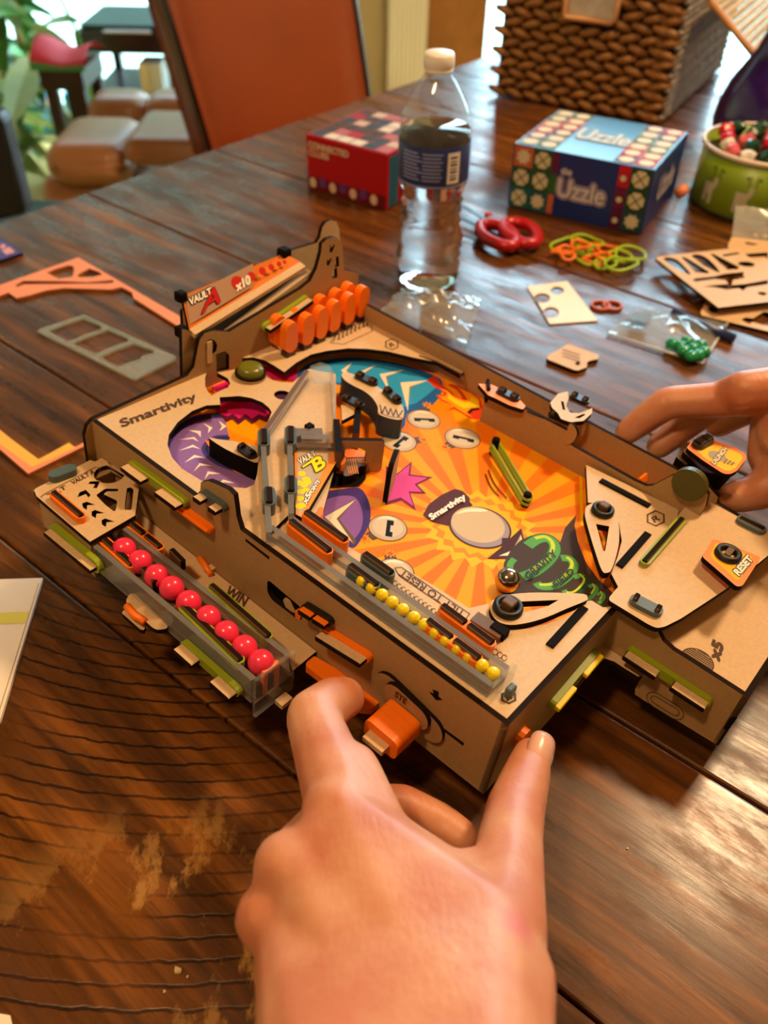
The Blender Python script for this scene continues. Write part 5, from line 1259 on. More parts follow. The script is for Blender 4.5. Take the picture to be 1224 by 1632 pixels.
def weave(parent, o, eu, en, L, rows, h, m, twist=0.027, hole=None):
    o, eu, en = Vector(o), Vector(eu), Vector(en); ez = Vector((0, 0, 1))
    for r in range(rows):
        b_ = Bag(); z = 0.0088 + r * h; n = int(L / twist)
        for i in range(n + 1):
            u = (i + 0.25 + 0.5 * (r % 2)) * twist * L / (n * twist)
            if hole and hole[0] < u < hole[1] and z > hole[2]: continue
            ct = o + eu * min(u, L - .012) + ez * z + en * random.uniform(0, .0015)
            tl = 0.26 if r % 2 else -0.26
            a1 = (eu * math.cos(tl) + ez * math.sin(tl)) * twist * 0.70; a2 = (ez * math.cos(tl) - eu * math.sin(tl)) * h * 0.50; a3 = en * 0.0055
            b_.add([ct + a1 * v.x + a2 * v.y + a3 * v.z for v in icoV], icoF, m, True)
        b_.build('weave_row', parent, kind='stuff')
random.seed(5)
weave(basket, (0, 0, 0), (1, 0, 0), (0, -1, 0), KL, 15, 0.0132, WICK, hole=(0.098, 0.170, 0.108))
weave(basket, (KL, 0, 0), (0, 1, 0), (1, 0, 0), KD, 22, 0.0088, WICK2, 0.014)
bb = Bag(); bb.box((0.100, -0.004, 0.118), (0.168, 0.004, 0.175), mat('basket_cloth', '#c9c2b4', 0.8, noise=(30, 0.25))); bevel(bb.build('cloth_liner', basket), 0.003)
tube('handle_rim', [(0.097, -0.007, 0.18), (0.097, -0.007, 0.121), (0.101, -0.007, 0.117), (0.166, -0.007, 0.117), (0.171, -0.007, 0.121), (0.171, -0.007, 0.18)], 0.0035, mat('rope_tan', '#c08a55', 0.6), basket)
lid = empty('basket_lid', M=KM, label='pale woven wicker lid with a tan rim leaning against the brown basket', cat='lid')
l0 = Vector((KL + 0.022, 0.04, 0.150)); lu = Vector((0, 1, 0)); lv_ = Vector((0.80, 0, -0.60)).normalized(); ln_ = lv_.cross(lu).normalized() * -1
LWK = mat('wicker_pale', '#cdbd9e', 0.7, noise=(60, 0.25))
for r in range(13):
    b_ = Bag()
    for i in range(18):
        ct = l0 + lv_ * (0.006 + r * 0.0098) + lu * ((i + .5 * (r % 2)) * 0.0175)
        tl = .38 if r % 2 else -.38
        a1 = (lu * math.cos(tl) + lv_ * math.sin(tl)) * .0098; a2 = (lv_ * math.cos(tl) - lu * math.sin(tl)) * .0045; a3 = ln_ * .004
        b_.add([ct + a1 * v.x + a2 * v.y + a3 * v.z for v in icoV], icoF, LWK, True)
    b_.build('weave_row', lid, kind='stuff')
tube('lid_rim', [l0 + lu * -0.006, l0 + lv_ * .135 + lu * -0.006], 0.0045, mat('rope_tan', '#c08a55', 0.6), lid)
tube('lid_rim', [l0, l0 + lu * 0.31], 0.0045, mat('rope_tan', '#c08a55', 0.6), lid)

# ---- purple vase
vc = G(1206, 258)
VASE = mat('purple_glaze', '#2a0f5c', 0.16, coat=0.4)
lathe_obj('vase', [(0, 0.002), (0.046, 0.0), (0.054, 0.006), (0.064, 0.026), (0.068, 0.048), (0.066, 0.068), (0.058, 0.092), (0.047, 0.112), (0.038, 0.128), (0.033, 0.146), (0.032, 0.165), (0.034, 0.180), (0.0385, 0.190), (0.037, 0.1905), (0.030, 0.178), (0.029, 0.15), (0.034, 0.125), (0.055, 0.09)], VASE, None, 56, (vc.x, vc.y, 0), label='glossy dark purple vase with a flared lip at the right edge of the table', cat='vase')

# ---- green tin of trinkets
tc_ = G(1198, 322); TR = 0.070
tin = empty('tin', tc_, 'lime green round tin with white deer print, full of small red and green trinkets', 'tin')
LIME = mat('lime_tin', '#7f9a1c', 0.35)
lathe_obj('tin_body', [(0, 0.001), (TR - .002, 0.0), (TR, 0.002), (TR, 0.064), (TR - .001, 0.064), (TR - .001, 0.012), (0, 0.012)], LIME, tin, 56)
lathe_obj('tin_rim', [(TR + .0002, 0.0615), (TR + .0025, 0.0625), (TR + .0028, 0.066), (TR + .001, 0.0672), (TR - .001, 0.066)], mat('white_rim', '#e9d9cc', 0.4), tin, 56)
lathe_obj('tin_foot', [(TR - .001, 0.0), (TR + .0012, 0.0004), (TR + .0012, 0.003), (TR, 0.0034)], mat('tin_foot', '#1c1a12', 0.5), tin, 56)
DP = Bag(); DW = mat('deer_print', '#cfc9b0', 0.5)
def deer(a):
    R = TR + 0.0003
    def c(da, dz, wa, wz, m=DW): cpatch(DP, R, a + da - wa, a + da + wa, dz - wz, dz + wz, m, n=3)
    c(0, .026, .10, .006); c(-.08, .016, .02, .006); c(.08, .016, .02, .006); c(-.04, .017, .014, .005); c(.04, .015, .014, .006); c(.12, .035, .035, .0045); c(.10, .031, .03, .004)
    DK = mat('antler_print', '#4c5a1e', 0.5)
    c(.06, .045, .008, .006, DK); c(.17, .045, .008, .006, DK); c(.02, .048, .02, .0014, DK); c(.21, .048, .02, .0014, DK)
for a in (-2.75, -2.15, -1.5, -.85): deer(a)
DP.build('tin_print', tin, kind='stuff')
random.seed(11)
spots = []
cols = [('red', '#c4122c'), ('dark green', '#14432c'), ('pink', '#d8606a'), ('white', '#e6ddd6'), ('red', '#a80f24'), ('dark green', '#1c5a3a')]
tries = 0
while len(spots) < 26 and tries < 4000:
    tries += 1
    a = random.uniform(0, 6.28); r = TR * 0.86 * math.sqrt(random.random()); x, y = r * math.cos(a), r * math.sin(a)
    if all((x - p[0]) ** 2 + (y - p[1]) ** 2 > 0.0185 ** 2 for p in spots): spots.append((x, y))
tmesh = {}
for i, (x, y) in enumerate(spots):
    cn, cc = cols[i % 6]; s_ = 0.0092
    if cn not in tmesh:
        bm = bmesh.new(); bmesh.ops.create_icosphere(bm, subdivisions=2, radius=s_)
        for v in bm.verts: v.co *= random.uniform(.82, 1.08)
        for f in bm.faces: f.smooth = False
        m_ = bpy.data.meshes.new('trinket'); bm.to_mesh(m_); bm.free(); m_.materials.append(mat('trinket_' + cn, cc, 0.22)); tmesh[cn] = m_
    o = bpy.data.objects.new('trinket', tmesh[cn]); o.location = (tc_.x + x, tc_.y + y, 0.0605 + 0.006 * (1 - (x * x + y * y) / TR ** 2) + random.uniform(0, .003)); o.rotation_euler = (random.random() * 6, random.random() * 6, 0)
    link(o, None, 'small %s shiny trinket heaped in the lime green tin' % cn, 'trinket', '%s trinkets in the tin' % cn)
# slab of filler under the heap
lathe_obj('filling', [(0, 0.056), (TR - 0.0015, 0.052), (TR - 0.0015, 0.013), (0, 0.013)], mat('filling', '#3a1a18', 0.8), tin, 32)

# ---- clear film bags
FILM = clear('clear_film', '#f8fafa', 0.10, 0.12, 1.6)
FILM2 = clear('clear_film_light', '#f8fafa', 0.20, 0.14, 1.6)
def film(name, quad, nu, nv, amp, m, seed, label, thick=0.0, cat='plastic bag', parent=None):
    """crumpled clear film stretched between four corners"""
    rs = np.random.RandomState(seed); q = [Vector(p) for p in quad]; V, F = [], []
    ph = rs.rand(6) * 6.28
    for layer in (0, 1):
        for j in range(nv + 1):
            for i in range(nu + 1):
                u, v = i / nu, j / nv
                p = (q[0] * (1 - u) + q[1] * u) * (1 - v) + (q[3] * (1 - u) + q[2] * u) * v
                k = math.sin(math.pi * u) * math.sin(math.pi * v)
                d = amp * (abs(math.sin(7 * u + 5 * v + ph[0])) + .7 * abs(math.sin(13 * v - 6 * u + ph[1])) + .5 * math.sin(19 * u + ph[2]) * math.sin(17 * v + ph[3])) * (.35 + k)
                V.append(tuple(p + Vector((0, 0, (d + thick * k) if layer else 0.0004))))
    n = (nu + 1) * (nv + 1); up_ = (q[1] - q[0]).cross(q[3] - q[0]).dot(CO - q[0]) > 0
    for l in (0, 1):
        for j in range(nv):
            for i in range(nu):
                a = l * n + j * (nu + 1) + i; f = [a, a + 1, a + nu + 2, a + nu + 1]; F.append(f if (l == 1) == up_ else f[::-1])
    return mobj(name, V, F, m, None, parent, True, **({} if parent else dict(label=label, cat=cat)))
film('plastic_bag', [W3(640, 462, .002), W3(768, 478, .002), W3(742, 552, .002), W3(604, 500, .002)], 22, 16, 0.0065, FILM, 4, 'crumpled clear plastic bag lying in front of the water bottle', 0.008)
zb = empty('zip_bag', W3(1060, 530, 0), 'clear zip bag with green beads inside lying beside the blue pen', 'plastic bag')
o = film('bag_film', [W3(968, 531, .001), W3(1018, 489, .001), W3(1160, 514, .001), W3(1120, 579, .001)], 20, 14, 0.0022, FILM, 8, None, 0.007, parent=zb); o.matrix_parent_inverse = Matrix.Translation(zb.location).inverted()
for a, b_ in (((968, 531), (1120, 579)), ((1160, 514), (1120, 579))):
    o = tube('bag_seam', [W3(*a, .002), W3((a[0] + b_[0]) / 2, (a[1] + b_[1]) / 2, .002), W3(*b_, .002)], 0.0012, clear('seam_film', '#f2f4f4', 0.5, 0.2), zb); o.matrix_parent_inverse = Matrix.Translation(zb.location).inverted()
o = plate('bag_tag', gp([(1000, 508), (1012, 497), (1040, 503), (1030, 517)], .008), .0084, .0088, [mat('grey_tag', '#5c6468', 0.5)] * 2, zb); o.matrix_parent_inverse = Matrix.Translation(zb.location).inverted()
GB = mat('green_bead', '#0fa060', 0.1, trans=0.3)
me = ball_mesh('bead', 0.0062, GB, 14)
for i, (x, y) in enumerate(((1072, 548), (1084, 552), (1095, 545), (1090, 560), (1104, 556), (1116, 550), (1112, 566), (1121, 561), (1102, 568))):
    o = bpy.data.objects.new('bead', me); o.location = W3(x, y, 0.0062); o.scale = (1, 1, .8)
    link(o, None, 'translucent green bead inside the clear zip bag', 'bead', 'green beads in the zip bag')
# tall film wrapper leaning between the blue box and the tin
film('plastic_wrapper', [W3(1066, 352, .006), W3(1084, 258, .055), W3(1136, 214, .095), W3(1118, 262, .060)], 14, 14, 0.004, FILM2, 15, 'tall clear plastic wrapper leaning between the blue box and the green tin')
tube('sticker', [W3(1080, 310, .035), W3(1092, 300, .04)], 0.006, mat('orange_sticker', '#d8805a', 0.5), None, label='small orange sticker on the clear wrapper beside the blue box', cat='sticker')
film('plastic_bag', [W3(1165, 388, .001), W3(1172, 328, .03), W3(1260, 340, .03), W3(1260, 398, .001)], 12, 10, 0.003, FILM2, 21, 'clear plastic bag leaning against the front of the green tin')
me = ball_mesh('loose_yellow_ball', 0.0032, YELB, 12)
for i, (x, y) in enumerate(((1204, 377), (1219, 378), (1233, 380))):
    o = bpy.data.objects.new('loose_ball', me); o.location = W3(x, y, 0.0033); link(o, None, 'small yellow ball in the clear bag at the foot of the green tin', 'ball', 'yellow balls by the tin')

# ---- punched sheets on the right
MDFL = mat('mdf_sheet', '#d2ad80', 0.6, noise=(120, 0.08))
def sheet(name, outer, holes, z0, z1, label, cat='punched sheet', mats=None):
    plate(name, [gp(outer, z1)] + [gp(h, z1) for h in holes], z0, z1, mats or [MDFL, MDF_EDGE], None, label=label, cat=cat)
sheet('punched_sheet', Z9((830, 320), (868, 232), (905, 232), (1500, 300), (1500, 560), (900, 450)), [Z9((1000, 285), (1020, 280), (1180, 310), (1180, 325), (1010, 300)), Z9((930, 370), (960, 345), (1010, 350), (1020, 365), (960, 385))], 0.0045, 0.0078, 'tan punched fibreboard sheet lying behind the larger cut-out sheet')
sheet('punched_sheet', Z9((565, 965), (615, 865), (700, 850), (1500, 840), (1500, 1200), (1224, 1150), (575, 995)), [Z9((630, 930), (680, 900), (720, 920), (735, 960), (700, 975), (660, 965)), Z9((965, 1030), (1010, 1015), (1080, 1025), (1110, 1005), (1180, 960), (1500, 980), (1500, 1120), (1224, 1100), (1075, 1060), (1040, 1080), (990, 1055))], 0.0003, 0.0033, 'tan punched fibreboard sheet lowest in the pile of cut-out sheets')
bl = [spl(Z9((205, 440), (255, 430), (330, 450), (390, 500), (470, 590), (440, 590), (330, 540), (250, 490)), 2), Z9((375, 425), (420, 430), (650, 570), (640, 585), (520, 575), (470, 520)), spl(Z9((480, 410), (540, 400), (620, 430), (700, 500), (755, 575), (725, 570), (600, 510), (510, 440)), 2), Z9((655, 390), (700, 400), (935, 520), (935, 545), (830, 550), (790, 510), (760, 490)),
      Z9((770, 410), (800, 400), (930, 380), (950, 395), (800, 420)), spl(Z9((930, 490), (960, 472), (1050, 475), (1098, 500), (1060, 520), (980, 515)), 2), Z9((485, 650), (520, 635), (700, 615), (800, 590), (990, 570), (980, 600), (1000, 625), (880, 650), (870, 700), (1000, 690), (1224, 650), (1224, 690), (1020, 720), (980, 755), (940, 730), (820, 745), (700, 720), (580, 715), (700, 700), (840, 690), (810, 650), (700, 640), (520, 665)),
      spl(Z9((1120, 775), (1160, 765), (1215, 780), (1190, 800), (1150, 795)), 2), Z9((1000, 395), (1224, 380), (1224, 440), (1080, 440), (1030, 420))]
sheet('punched_sheet', Z9((128, 440), (160, 420), (830, 345), (1500, 250), (1500, 830), (740, 920), (720, 905)), bl, 0.0090, 0.0122, 'large tan fibreboard sheet full of blade-shaped cut-outs, topmost of its pile')
tube('pen', [W3(1073, 497, .0045), W3(1120, 520, .0045), W3(1170, 540, .0045)], 0.0042, mat('navy_pen', '#1b2c5c', 0.3), None, label='dark blue pen lying beyond the clear zip bag', cat='pen')
sheet('die_cut_card', [(840, 456), (904, 448), (953, 511), (876, 516)], [circ((864, 475), 13, 18, 8), circ((888, 463), 11, 18, 6.5), circ((878, 498), 13, 18, 9)], 0.0004, 0.0014, 'small off-white die-cut card with round holes on the shiny table', 'card', [mat('off_white_card', '#efece2', 0.6)] * 2)
sheet('notched_tile', Z7((252, 632), (262, 622), (340, 577), (352, 575), (480, 622), (478, 640), (448, 646), (430, 652), (428, 676), (390, 690), (372, 688), (256, 642)), [], 0.0004, 0.0034, 'small square tan fibreboard piece with one notched corner', 'fibreboard piece')
EB = Bag()
for y in (600, 614, 628): EB.flat(gp(Z7((318, y), (322, y - 3), (400, y + 22), (396, y + 25)), 0.0035), 0.0036, ENGR)
EB.flat(gp(circ(Z7((388, 660))[0], 4, 10, 3), 0.0035), 0.0036, BE); EB.build('engraving', bpy.data.objects['notched_tile'], kind='stuff')
COP = mat('copper_ring', '#c4552c', 0.4)
for i, (x, y) in enumerate(((957, 487), (976, 487))):
    c = W3(x, y, 0.0016)
    tube('elastic_ring', [(c.x + .0082 * math.cos(t), c.y + .0082 * math.sin(t), c.z) for t in np.linspace(0, 6.283, 20, endpoint=False)], 0.0016, COP, None, 8, True, label='small copper-orange elastic ring, the %s one of the touching pair' % ('nearer the white card' if i == 0 else 'farther from the white card'), cat='elastic ring')
# pile of rubber bands
random.seed(21)
OB, GB2 = mat('orange_band', '#f07818', 0.4), mat('lime_band', '#9cc018', 0.4)
spots = [(912, 392, 1, .020), (935, 385, 1, .017), (900, 398, 0, .008), (925, 390, 0, .011), (940, 392, 0, .010), (968, 396, 0, .010), (960, 408, 0, .009), (905, 408, 0, .008), (950, 414, 0, .012), (985, 410, 1, .015), (1005, 405, 1, .018), (990, 420, 1, .016), (935, 412, 1, .014), (965, 420, 1, .012), (888, 401, 0, .005)]
for i, (x, y, g, r) in enumerate(spots):
    c = W3(x, y, 0.002 + 0.0022 * (i % 4)); p1, p2 = random.random() * 6, random.random() * 6
    path = [(c.x + r * (1 + .18 * math.sin(2 * t + p1)) * math.cos(t), c.y + r * (.85 + .15 * math.sin(3 * t + p2)) * math.sin(t), c.z + .0012 * math.sin(2 * t + p2)) for t in np.linspace(0, 6.283, 26, endpoint=False)]
    tube('rubber_loop', path, 0.0017, GB2 if g else OB, None, 7, True, label='%s rubber loop in the tangled pile in front of the blue box' % ('lime green' if g else 'orange'), cat='rubber band', group='%s rubber loops in the pile' % ('lime' if g else 'orange'))
# ---- scissors
zs = zoom(720, 300, 3.6)
sci = empty('scissors', W3(790, 372, 0), 'red-handled scissors lying open beside the water bottle', 'scissors')
SR = mat('scissor_red', '#b5101f', 0.3)
def keep(o): o.matrix_parent_inverse = Matrix.Translation(sci.location).inverted(); return o
for pts in (((165, 215), (215, 205), (300, 225), (362, 275), (360, 325), (300, 330), (220, 300), (170, 260)), ((295, 210), (360, 195), (440, 215), (490, 265), (480, 310), (420, 318), (350, 290), (300, 250))):
    path = [W3(*p, 0.010) for p in spl(zs(*pts), 3)]
    keep(tube('scissor_handle', path, 0.0062, SR, sci, 10, True))
for a, b_, w in (((300, 240), (60, 95), 0.010), ((180, 215), (20, 150), 0.009)):
    p, q = W3(*zs(a)[0], 0.006), W3(*zs(b_)[0], 0.006)
    keep(plate('scissor_blade', strip([tuple(p[:2]), tuple((p.lerp(q, .6))[:2]), tuple(q[:2])], [w, w * .25]), .005, .007, [mat('blade_steel', '#3a3c40', 0.25, metal=0.9)] * 2, sci))
keep(lathe_obj('scissor_pivot', [(0, .0095), (.004, .009), (.0045, .007)], SR, sci, 16, tuple(W3(*zs((205, 190))[0], 0))))

# ---- left side of the table
CORAL = mat('coral_print', '#f0926a', 0.5, noise=(20, 0.05)); CEDGE = mat('coral_edge', '#9a5a34', 0.6)
fo = [G(125, 410, .003), G(45, 755, .003)]
T0 = Vector(fo[0][:2]); F0 = Vector(fo[1][:2]); e1_ = (Vector(G(285, 503, .003)[:2]) - T0).normalized(); e2_ = Vector((-(-e1_.y), -e1_.x)) 
e2_ = Vector((e1_.y, -e1_.x)) 
if e2_.y > 0: e2_ = -e2_
d_ = F0 - T0; a_ = d_.dot(e1_); b2 = d_.dot(e2_)
R0 = T0 + e1_ * a_; L0 = T0 + e2_ * b2
outer = [tuple(T0), tuple(R0), tuple(F0), tuple(L0)]
inner = gp(Z8((55, 352), (108, 388), (190, 370), (300, 338), (420, 322), (720, 332), (790, 316), (860, 352), (868, 388)), .003)
inner += [tuple(R0 - e1_ * .016 + e2_ * .014), tuple(Vector(G(140, 705, .003)[:2]) * .5 + (R0 - e1_ * .016 + e2_ * .014) * .5)] + gp(Z8((490, 1355), (440, 1337), (235, 1442)), .003)
inner += [tuple(Vector(inner[-1]) - e1_ * (a_ * .80)), tuple(T0 + e2_ * (b2 * .62) + e1_ * .02), inner[0]][:2]
hol = [Z8((305, 222), (345, 205), (440, 175), (478, 180), (482, 215), (470, 250), (380, 262)), Z8((500, 240), (580, 195), (640, 215), (668, 235), (600, 252), (520, 252)), Z8((98, 305), (150, 275), (400, 278), (560, 285), (690, 275), (735, 270), (740, 285), (700, 292), (420, 296), (160, 298), (110, 316))]
frame = plate('offcut_frame', [outer, inner] + [gp(h, .003) for h in hol], 0.0003, 0.003, [CORAL, CEDGE], None, label='coral printed offcut frame lying left of the pinball machine', cat='offcut frame')
YB = Bag(); YB.flat(strip(gp(Z8((-60, 1250), (230, 1462), (470, 1345)), .003), 0.009), 0.0031, mat('print_amber', '#f2b84a', 0.5)); YB.build('printed_border', frame)  # flat amber strip along the frame's two near arms
FILM3 = clear('tinted_acrylic', '#f2f8f4', 0.14, 0.2, 1.6)
sheet('acrylic_offcut', Z8((240, 600), (280, 580), (545, 495), (580, 510), (1140, 765), (1140, 780), (885, 910), (860, 910)), [Z8((310, 598), (390, 565), (535, 515), (650, 560), (660, 590), (540, 630), (500, 650), (440, 670)), Z8((465, 680), (560, 640), (700, 590), (820, 640), (840, 665), (740, 700), (620, 750)), Z8((650, 765), (740, 725), (870, 680), (1000, 725), (1000, 745), (930, 760), (910, 785), (770, 830), (700, 800))], 0.0003, 0.0025, 'clear acrylic offcut frame with three openings left of the machine', 'acrylic offcut', [FILM3, clear('acrylic_edge', '#cfd8cc', 0.5, 0.2)])
PAPER = mat('white_paper', '#efe3d2', 0.6)
pap = plate('instruction_booklet', gp([(68, 921), (0, 1148), (-160, 1300), (-220, 930)], .0025), 0.0002, 0.0025, [PAPER, PAPER], None, label='white booklet page with a pale yellow-green stripe at the left edge', cat='booklet')
PB2 = Bag(); PB2.flat(gp([(-220, 985), (46, 975), (40, 993), (-220, 1006)], .0025), 0.0028, pr('#dfd96a')); PB2.flat(strip(gp([(62, 930), (-3, 1140)], .0025), .0004), 0.0028, pr('#9a8f80')); PB2.build('page_print', pap, kind='stuff')
plate('paper_scrap', gp([(-20, 1612), (16, 1618), (20, 1636), (-20, 1660)], .001), 0.0002, 0.001, [PAPER, PAPER], None, label='scrap of white paper at the bottom left corner', cat='paper')
pc = plate('patterned_card', gp([(-40, 392), (0, 378), (36, 402), (0, 414), (-40, 424)], .004), 0.0003, 0.004, [mat('violet_card', '#4a3a86', 0.4), mat('violet_edge', '#241c3c', 0.5)], None, label='small purple card box with pink shapes at the far left table edge', cat='card box')
CB_ = Bag(); CB_.flat(gp(Z8((10, 80), (60, 55), (100, 90), (40, 105)), .004), .0042, pr('#d8a0a8')); CB_.flat(gp(Z8((0, 45), (30, 35), (40, 60), (5, 70)), .004), .0042, pr('#d8a0a8')); CB_.build('card_print', pc, kind='stuff')
CR = mat('crumb_tan', '#d9b98a', 0.8)
for (x, y, r), lab in zip(((283, 1546, .0016), (299, 1556, .0006), (262, 1580, .0006), (1000, 1352, .0006)), ('pale crumb, the largest one, on the dark table at the lower left', 'tiny pale crumb just right of the largest crumb', 'tiny pale crumb just below the largest crumb', 'tiny pale crumb on the shiny boards right of the hand')):
    bm = bmesh.new(); bmesh.ops.create_icosphere(bm, subdivisions=2, radius=r)
    for v in bm.verts: v.co *= random.uniform(.6, 1.25); v.co.z *= .6
    m_ = bpy.data.meshes.new('crumb'); bm.to_mesh(m_); bm.free(); m_.materials.append(CR)
    o = bpy.data.objects.new('crumb', m_); o.location = W3(x, y, r * .5); link(o, None, lab, 'crumb')

# ================================================================ furniture beyond the table
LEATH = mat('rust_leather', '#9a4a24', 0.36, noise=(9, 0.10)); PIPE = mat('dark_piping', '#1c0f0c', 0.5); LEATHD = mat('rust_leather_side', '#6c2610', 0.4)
CY = 1.78
def cp(px, py, dy=0.0): return Vector(Yp(px, py, CY + dy))
tl, tr_, br, bl_ = cp(250, 0), cp(562, 0, .13), cp(604, 262, .13), cp(342, 262)
up = (tl - bl_); up2 = (tr_ - br)
tl, tr_ = bl_ + up * 1.75, br + up2 * 1.75
chair = empty('dining_chair', ((bl_.x + br.x) / 2, CY + .1, FZ), 'rust-brown leather dining chair with a tall back and dark piping behind the table', 'chair')
cinv = Matrix.Translation(chair.location).inverted()
def kc_(o): o.matrix_parent_inverse = cinv; return o
NU, NV = 14, 14; V = []; 
for lay in (0, 1):
    for j in range(NV + 1):
        for i in range(NU + 1):
            u, v = i / NU, j / NV
            p = (bl_ * (1 - u) + br * u) * (1 - v) + (tl * (1 - u) + tr_ * u) * v
            k = (1 - (2 * u - 1) ** 6) * (1 - (2 * v - 1) ** 8)
            V.append(p + Vector((-0.055 if lay else 0, 0.06 if lay else -0.028 * k + 0.02 * (2 * u - 1) ** 2 * 0 + v * 0.10, 0)) + (Vector((0, .10 * v, 0)) if lay else Vector((0, 0, 0))))
n = (NU + 1) * (NV + 1); F = []
for l in (0, 1):
    for j in range(NV):
        for i in range(NU):
            a = l * n + j * (NU + 1) + i; f = [a, a + 1, a + NU + 2, a + NU + 1]; F.append(f if l == 0 else f[::-1])
def edge(idx): 
    for a, b_ in zip(idx, idx[1:]): F.append([a, a + n, b_ + n, b_])
edge([j * (NU + 1) for j in range(NV + 1)]); edge([j * (NU + 1) + NU for j in range(NV, -1, -1)]); edge([NV * (NU + 1) + i for i in range(NU + 1)]); edge([i for i in range(NU, -1, -1)])
nf = NU * NV
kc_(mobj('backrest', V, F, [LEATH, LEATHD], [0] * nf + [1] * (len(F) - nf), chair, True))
for s0, s1 in (((bl_), (tl)), ((br), (tr_))):
    kc_(tube('piping', [Vector(s0) + Vector((0, -.004, 0)), Vector(s1) + Vector((0, .098, 0))], 0.006, PIPE, chair))
sx = (br.x - bl_.x)
bb = Bag(); bb.box((bl_.x - .03, CY - .40, FZ + .42), (br.x + .03, CY + .10, FZ + .52), LEATH); kc_(bevel(bb.build('seat', chair), 0.03, 3))
for x in (bl_.x, br.x):
    for y in (CY - .36, CY + .10):
        bb = Bag(); bb.box((x - .02, y - .02, FZ), (x + .02, y + .02, FZ + .44), PIPE); kc_(bb.build('leg', chair))
# tan recliner
TAN = mat('tan_leather', '#9c6a40', 0.35, noise=(8, 0.15))
def cushion(name, px0, py0, px1, py1, y, depth, parent, inv, m=TAN, puff=0.06):
    a, b_ = Yp(px0, py1, y), Yp(px1, py0, y)
    bm = bmesh.new(); bmesh.ops.create_cube(bm, size=1.0)
    me = bpy.data.meshes.new(name); bm.to_mesh(me); bm.free(); me.materials.append(m)
    for v in me.vertices: v.co = ((a.x + b_.x) / 2 + v.co.x * (b_.x - a.x), y + depth / 2 + v.co.y * depth, (a.z + b_.z) / 2 + v.co.z * (b_.z - a.z))
    for p in me.polygons: p.use_smooth = True
    o = bpy.data.objects.new(name, me); link(o, parent); o.matrix_parent_inverse = inv
    bv = o.modifiers.new('b', 'BEVEL'); bv.width = puff; bv.segments = 5
    return o
rc = Yp(190, 300, 2.05)
rec = empty('recliner', (rc.x, 2.1, FZ), 'tan leather recliner with puffy cushions between the plant and the rust chair', 'armchair')
ri = Matrix.Translation(rec.location).inverted()
cushion('backrest', 140, 160, 229, 225, 2.34, 0.15, rec, ri)
cushion('backrest', 229, 160, 330, 225, 2.34, 0.15, rec, ri)
cushion('arm_cushion', 74, 236, 196, 306, 1.95, 0.26, rec, ri, puff=.07)
cushion('arm_cushion', 198, 226, 345, 270, 1.93, 0.24, rec, ri, puff=.06)
cushion('seat', 120, 236, 300, 300, 2.12, 0.22, rec, ri)
cushion('base', 80, 292, 330, 380, 1.99, 0.38, rec, ri, puff=.04)
bb = Bag(); bb.box((rc.x - .25, 2.05, FZ), (rc.x + .25, 2.5, FZ + .12), PIPE); o = bb.build('plinth', rec); o.matrix_parent_inverse = ri
# dark wooden stool with a red and green cloth, and the side desk
DW_ = mat('dark_wood', '#2a1410', 0.35)
def ptable(name, px0, px1, py, y, depth, h, label, cat, shelf=False):
    a, b_ = Yp(px0, py, y), Yp(px1, py, y); z = a.z
    root = empty(name, ((a.x + b_.x) / 2, y + depth / 2, FZ), label, cat); inv = Matrix.Translation(root.location).inverted()
    def k(o): o.matrix_parent_inverse = inv; return o
    bb = Bag(); bb.box((a.x, y, z - h), (b_.x, y + depth, z), DW_, None, mat('dark_wood_top', '#5a2f26', 0.25)); k(bb.build('top', root))
    for x in (a.x + .02, b_.x - .02):
        for yy_ in (y + .02, y + depth - .02):
            bb = Bag(); bb.box((x - .015, yy_ - .015, FZ), (x + .015, yy_ + .015, z - h), DW_); k(bb.build('leg', root))
    for zz in ([z - .22] if not shelf else [z - .2, z - .36]):
        bb = Bag(); bb.box((a.x, y + .01, zz - .02), (b_.x, y + depth - .01, zz), DW_) if shelf else bb.box((a.x, y + .01, zz - .015), (b_.x, y + .03, zz + .015), DW_); k(bb.build('shelf' if shelf else 'rail', root))
    return root, a, b_
st_, a, b_ = ptable('stool', 60, 129, 112, 2.52, 0.20, 0.05, 'dark wooden stool carrying a folded red and green cloth', 'stool')
bb = Bag(); N_ = 20; V = []; 
for j in range(9):
    for i in range(N_ + 1):
        u, v = i / N_, j / 8
        V.append((a.x - .015 + (b_.x - a.x + .03) * u, 2.51 + .22 * v, a.z + .008 + (.045 + .016 * math.sin(u * 6.5 + 1)) * math.sin(math.pi * (.08 + .9 * v)) * (1 - .3 * u)))
for i in range(N_ + 1): V.append((a.x - .015 + (b_.x - a.x + .03) * i / N_, 2.51, a.z + .001))
F = [[j * (N_ + 1) + i, j * (N_ + 1) + i + 1, (j + 1) * (N_ + 1) + i + 1, (j + 1) * (N_ + 1) + i] for j in range(8) for i in range(N_)]
fm = [0] * len(F); F += [[9 * (N_ + 1) + i, 9 * (N_ + 1) + i + 1, i + 1, i] for i in range(N_)]; fm += [1] * N_
mobj('folded_cloth', V, F, [mat('red_cloth', '#b80a1e', 0.7), mat('green_cloth', '#3f8a4a', 0.7)], fm, None, True, label='folded red and green cloth lying on the dark stool', cat='cloth')
dk, a, b_ = ptable('side_table', 116, 276, 52, 3.08, 0.4, 0.06, 'dark wooden side table with a shelf near the window, papers on top', 'table', True)
plate('magazine', rnd([(a.x + .02, 3.10), (b_.x - .02, 3.10), (b_.x - .02, 3.4), (a.x + .02, 3.4)], .01), a.z + .001, a.z + .02, [mat('dark_folder', '#14181c', 0.3)] * 2, None, label='dark glossy folder lying on the side table by the window', cat='folder')
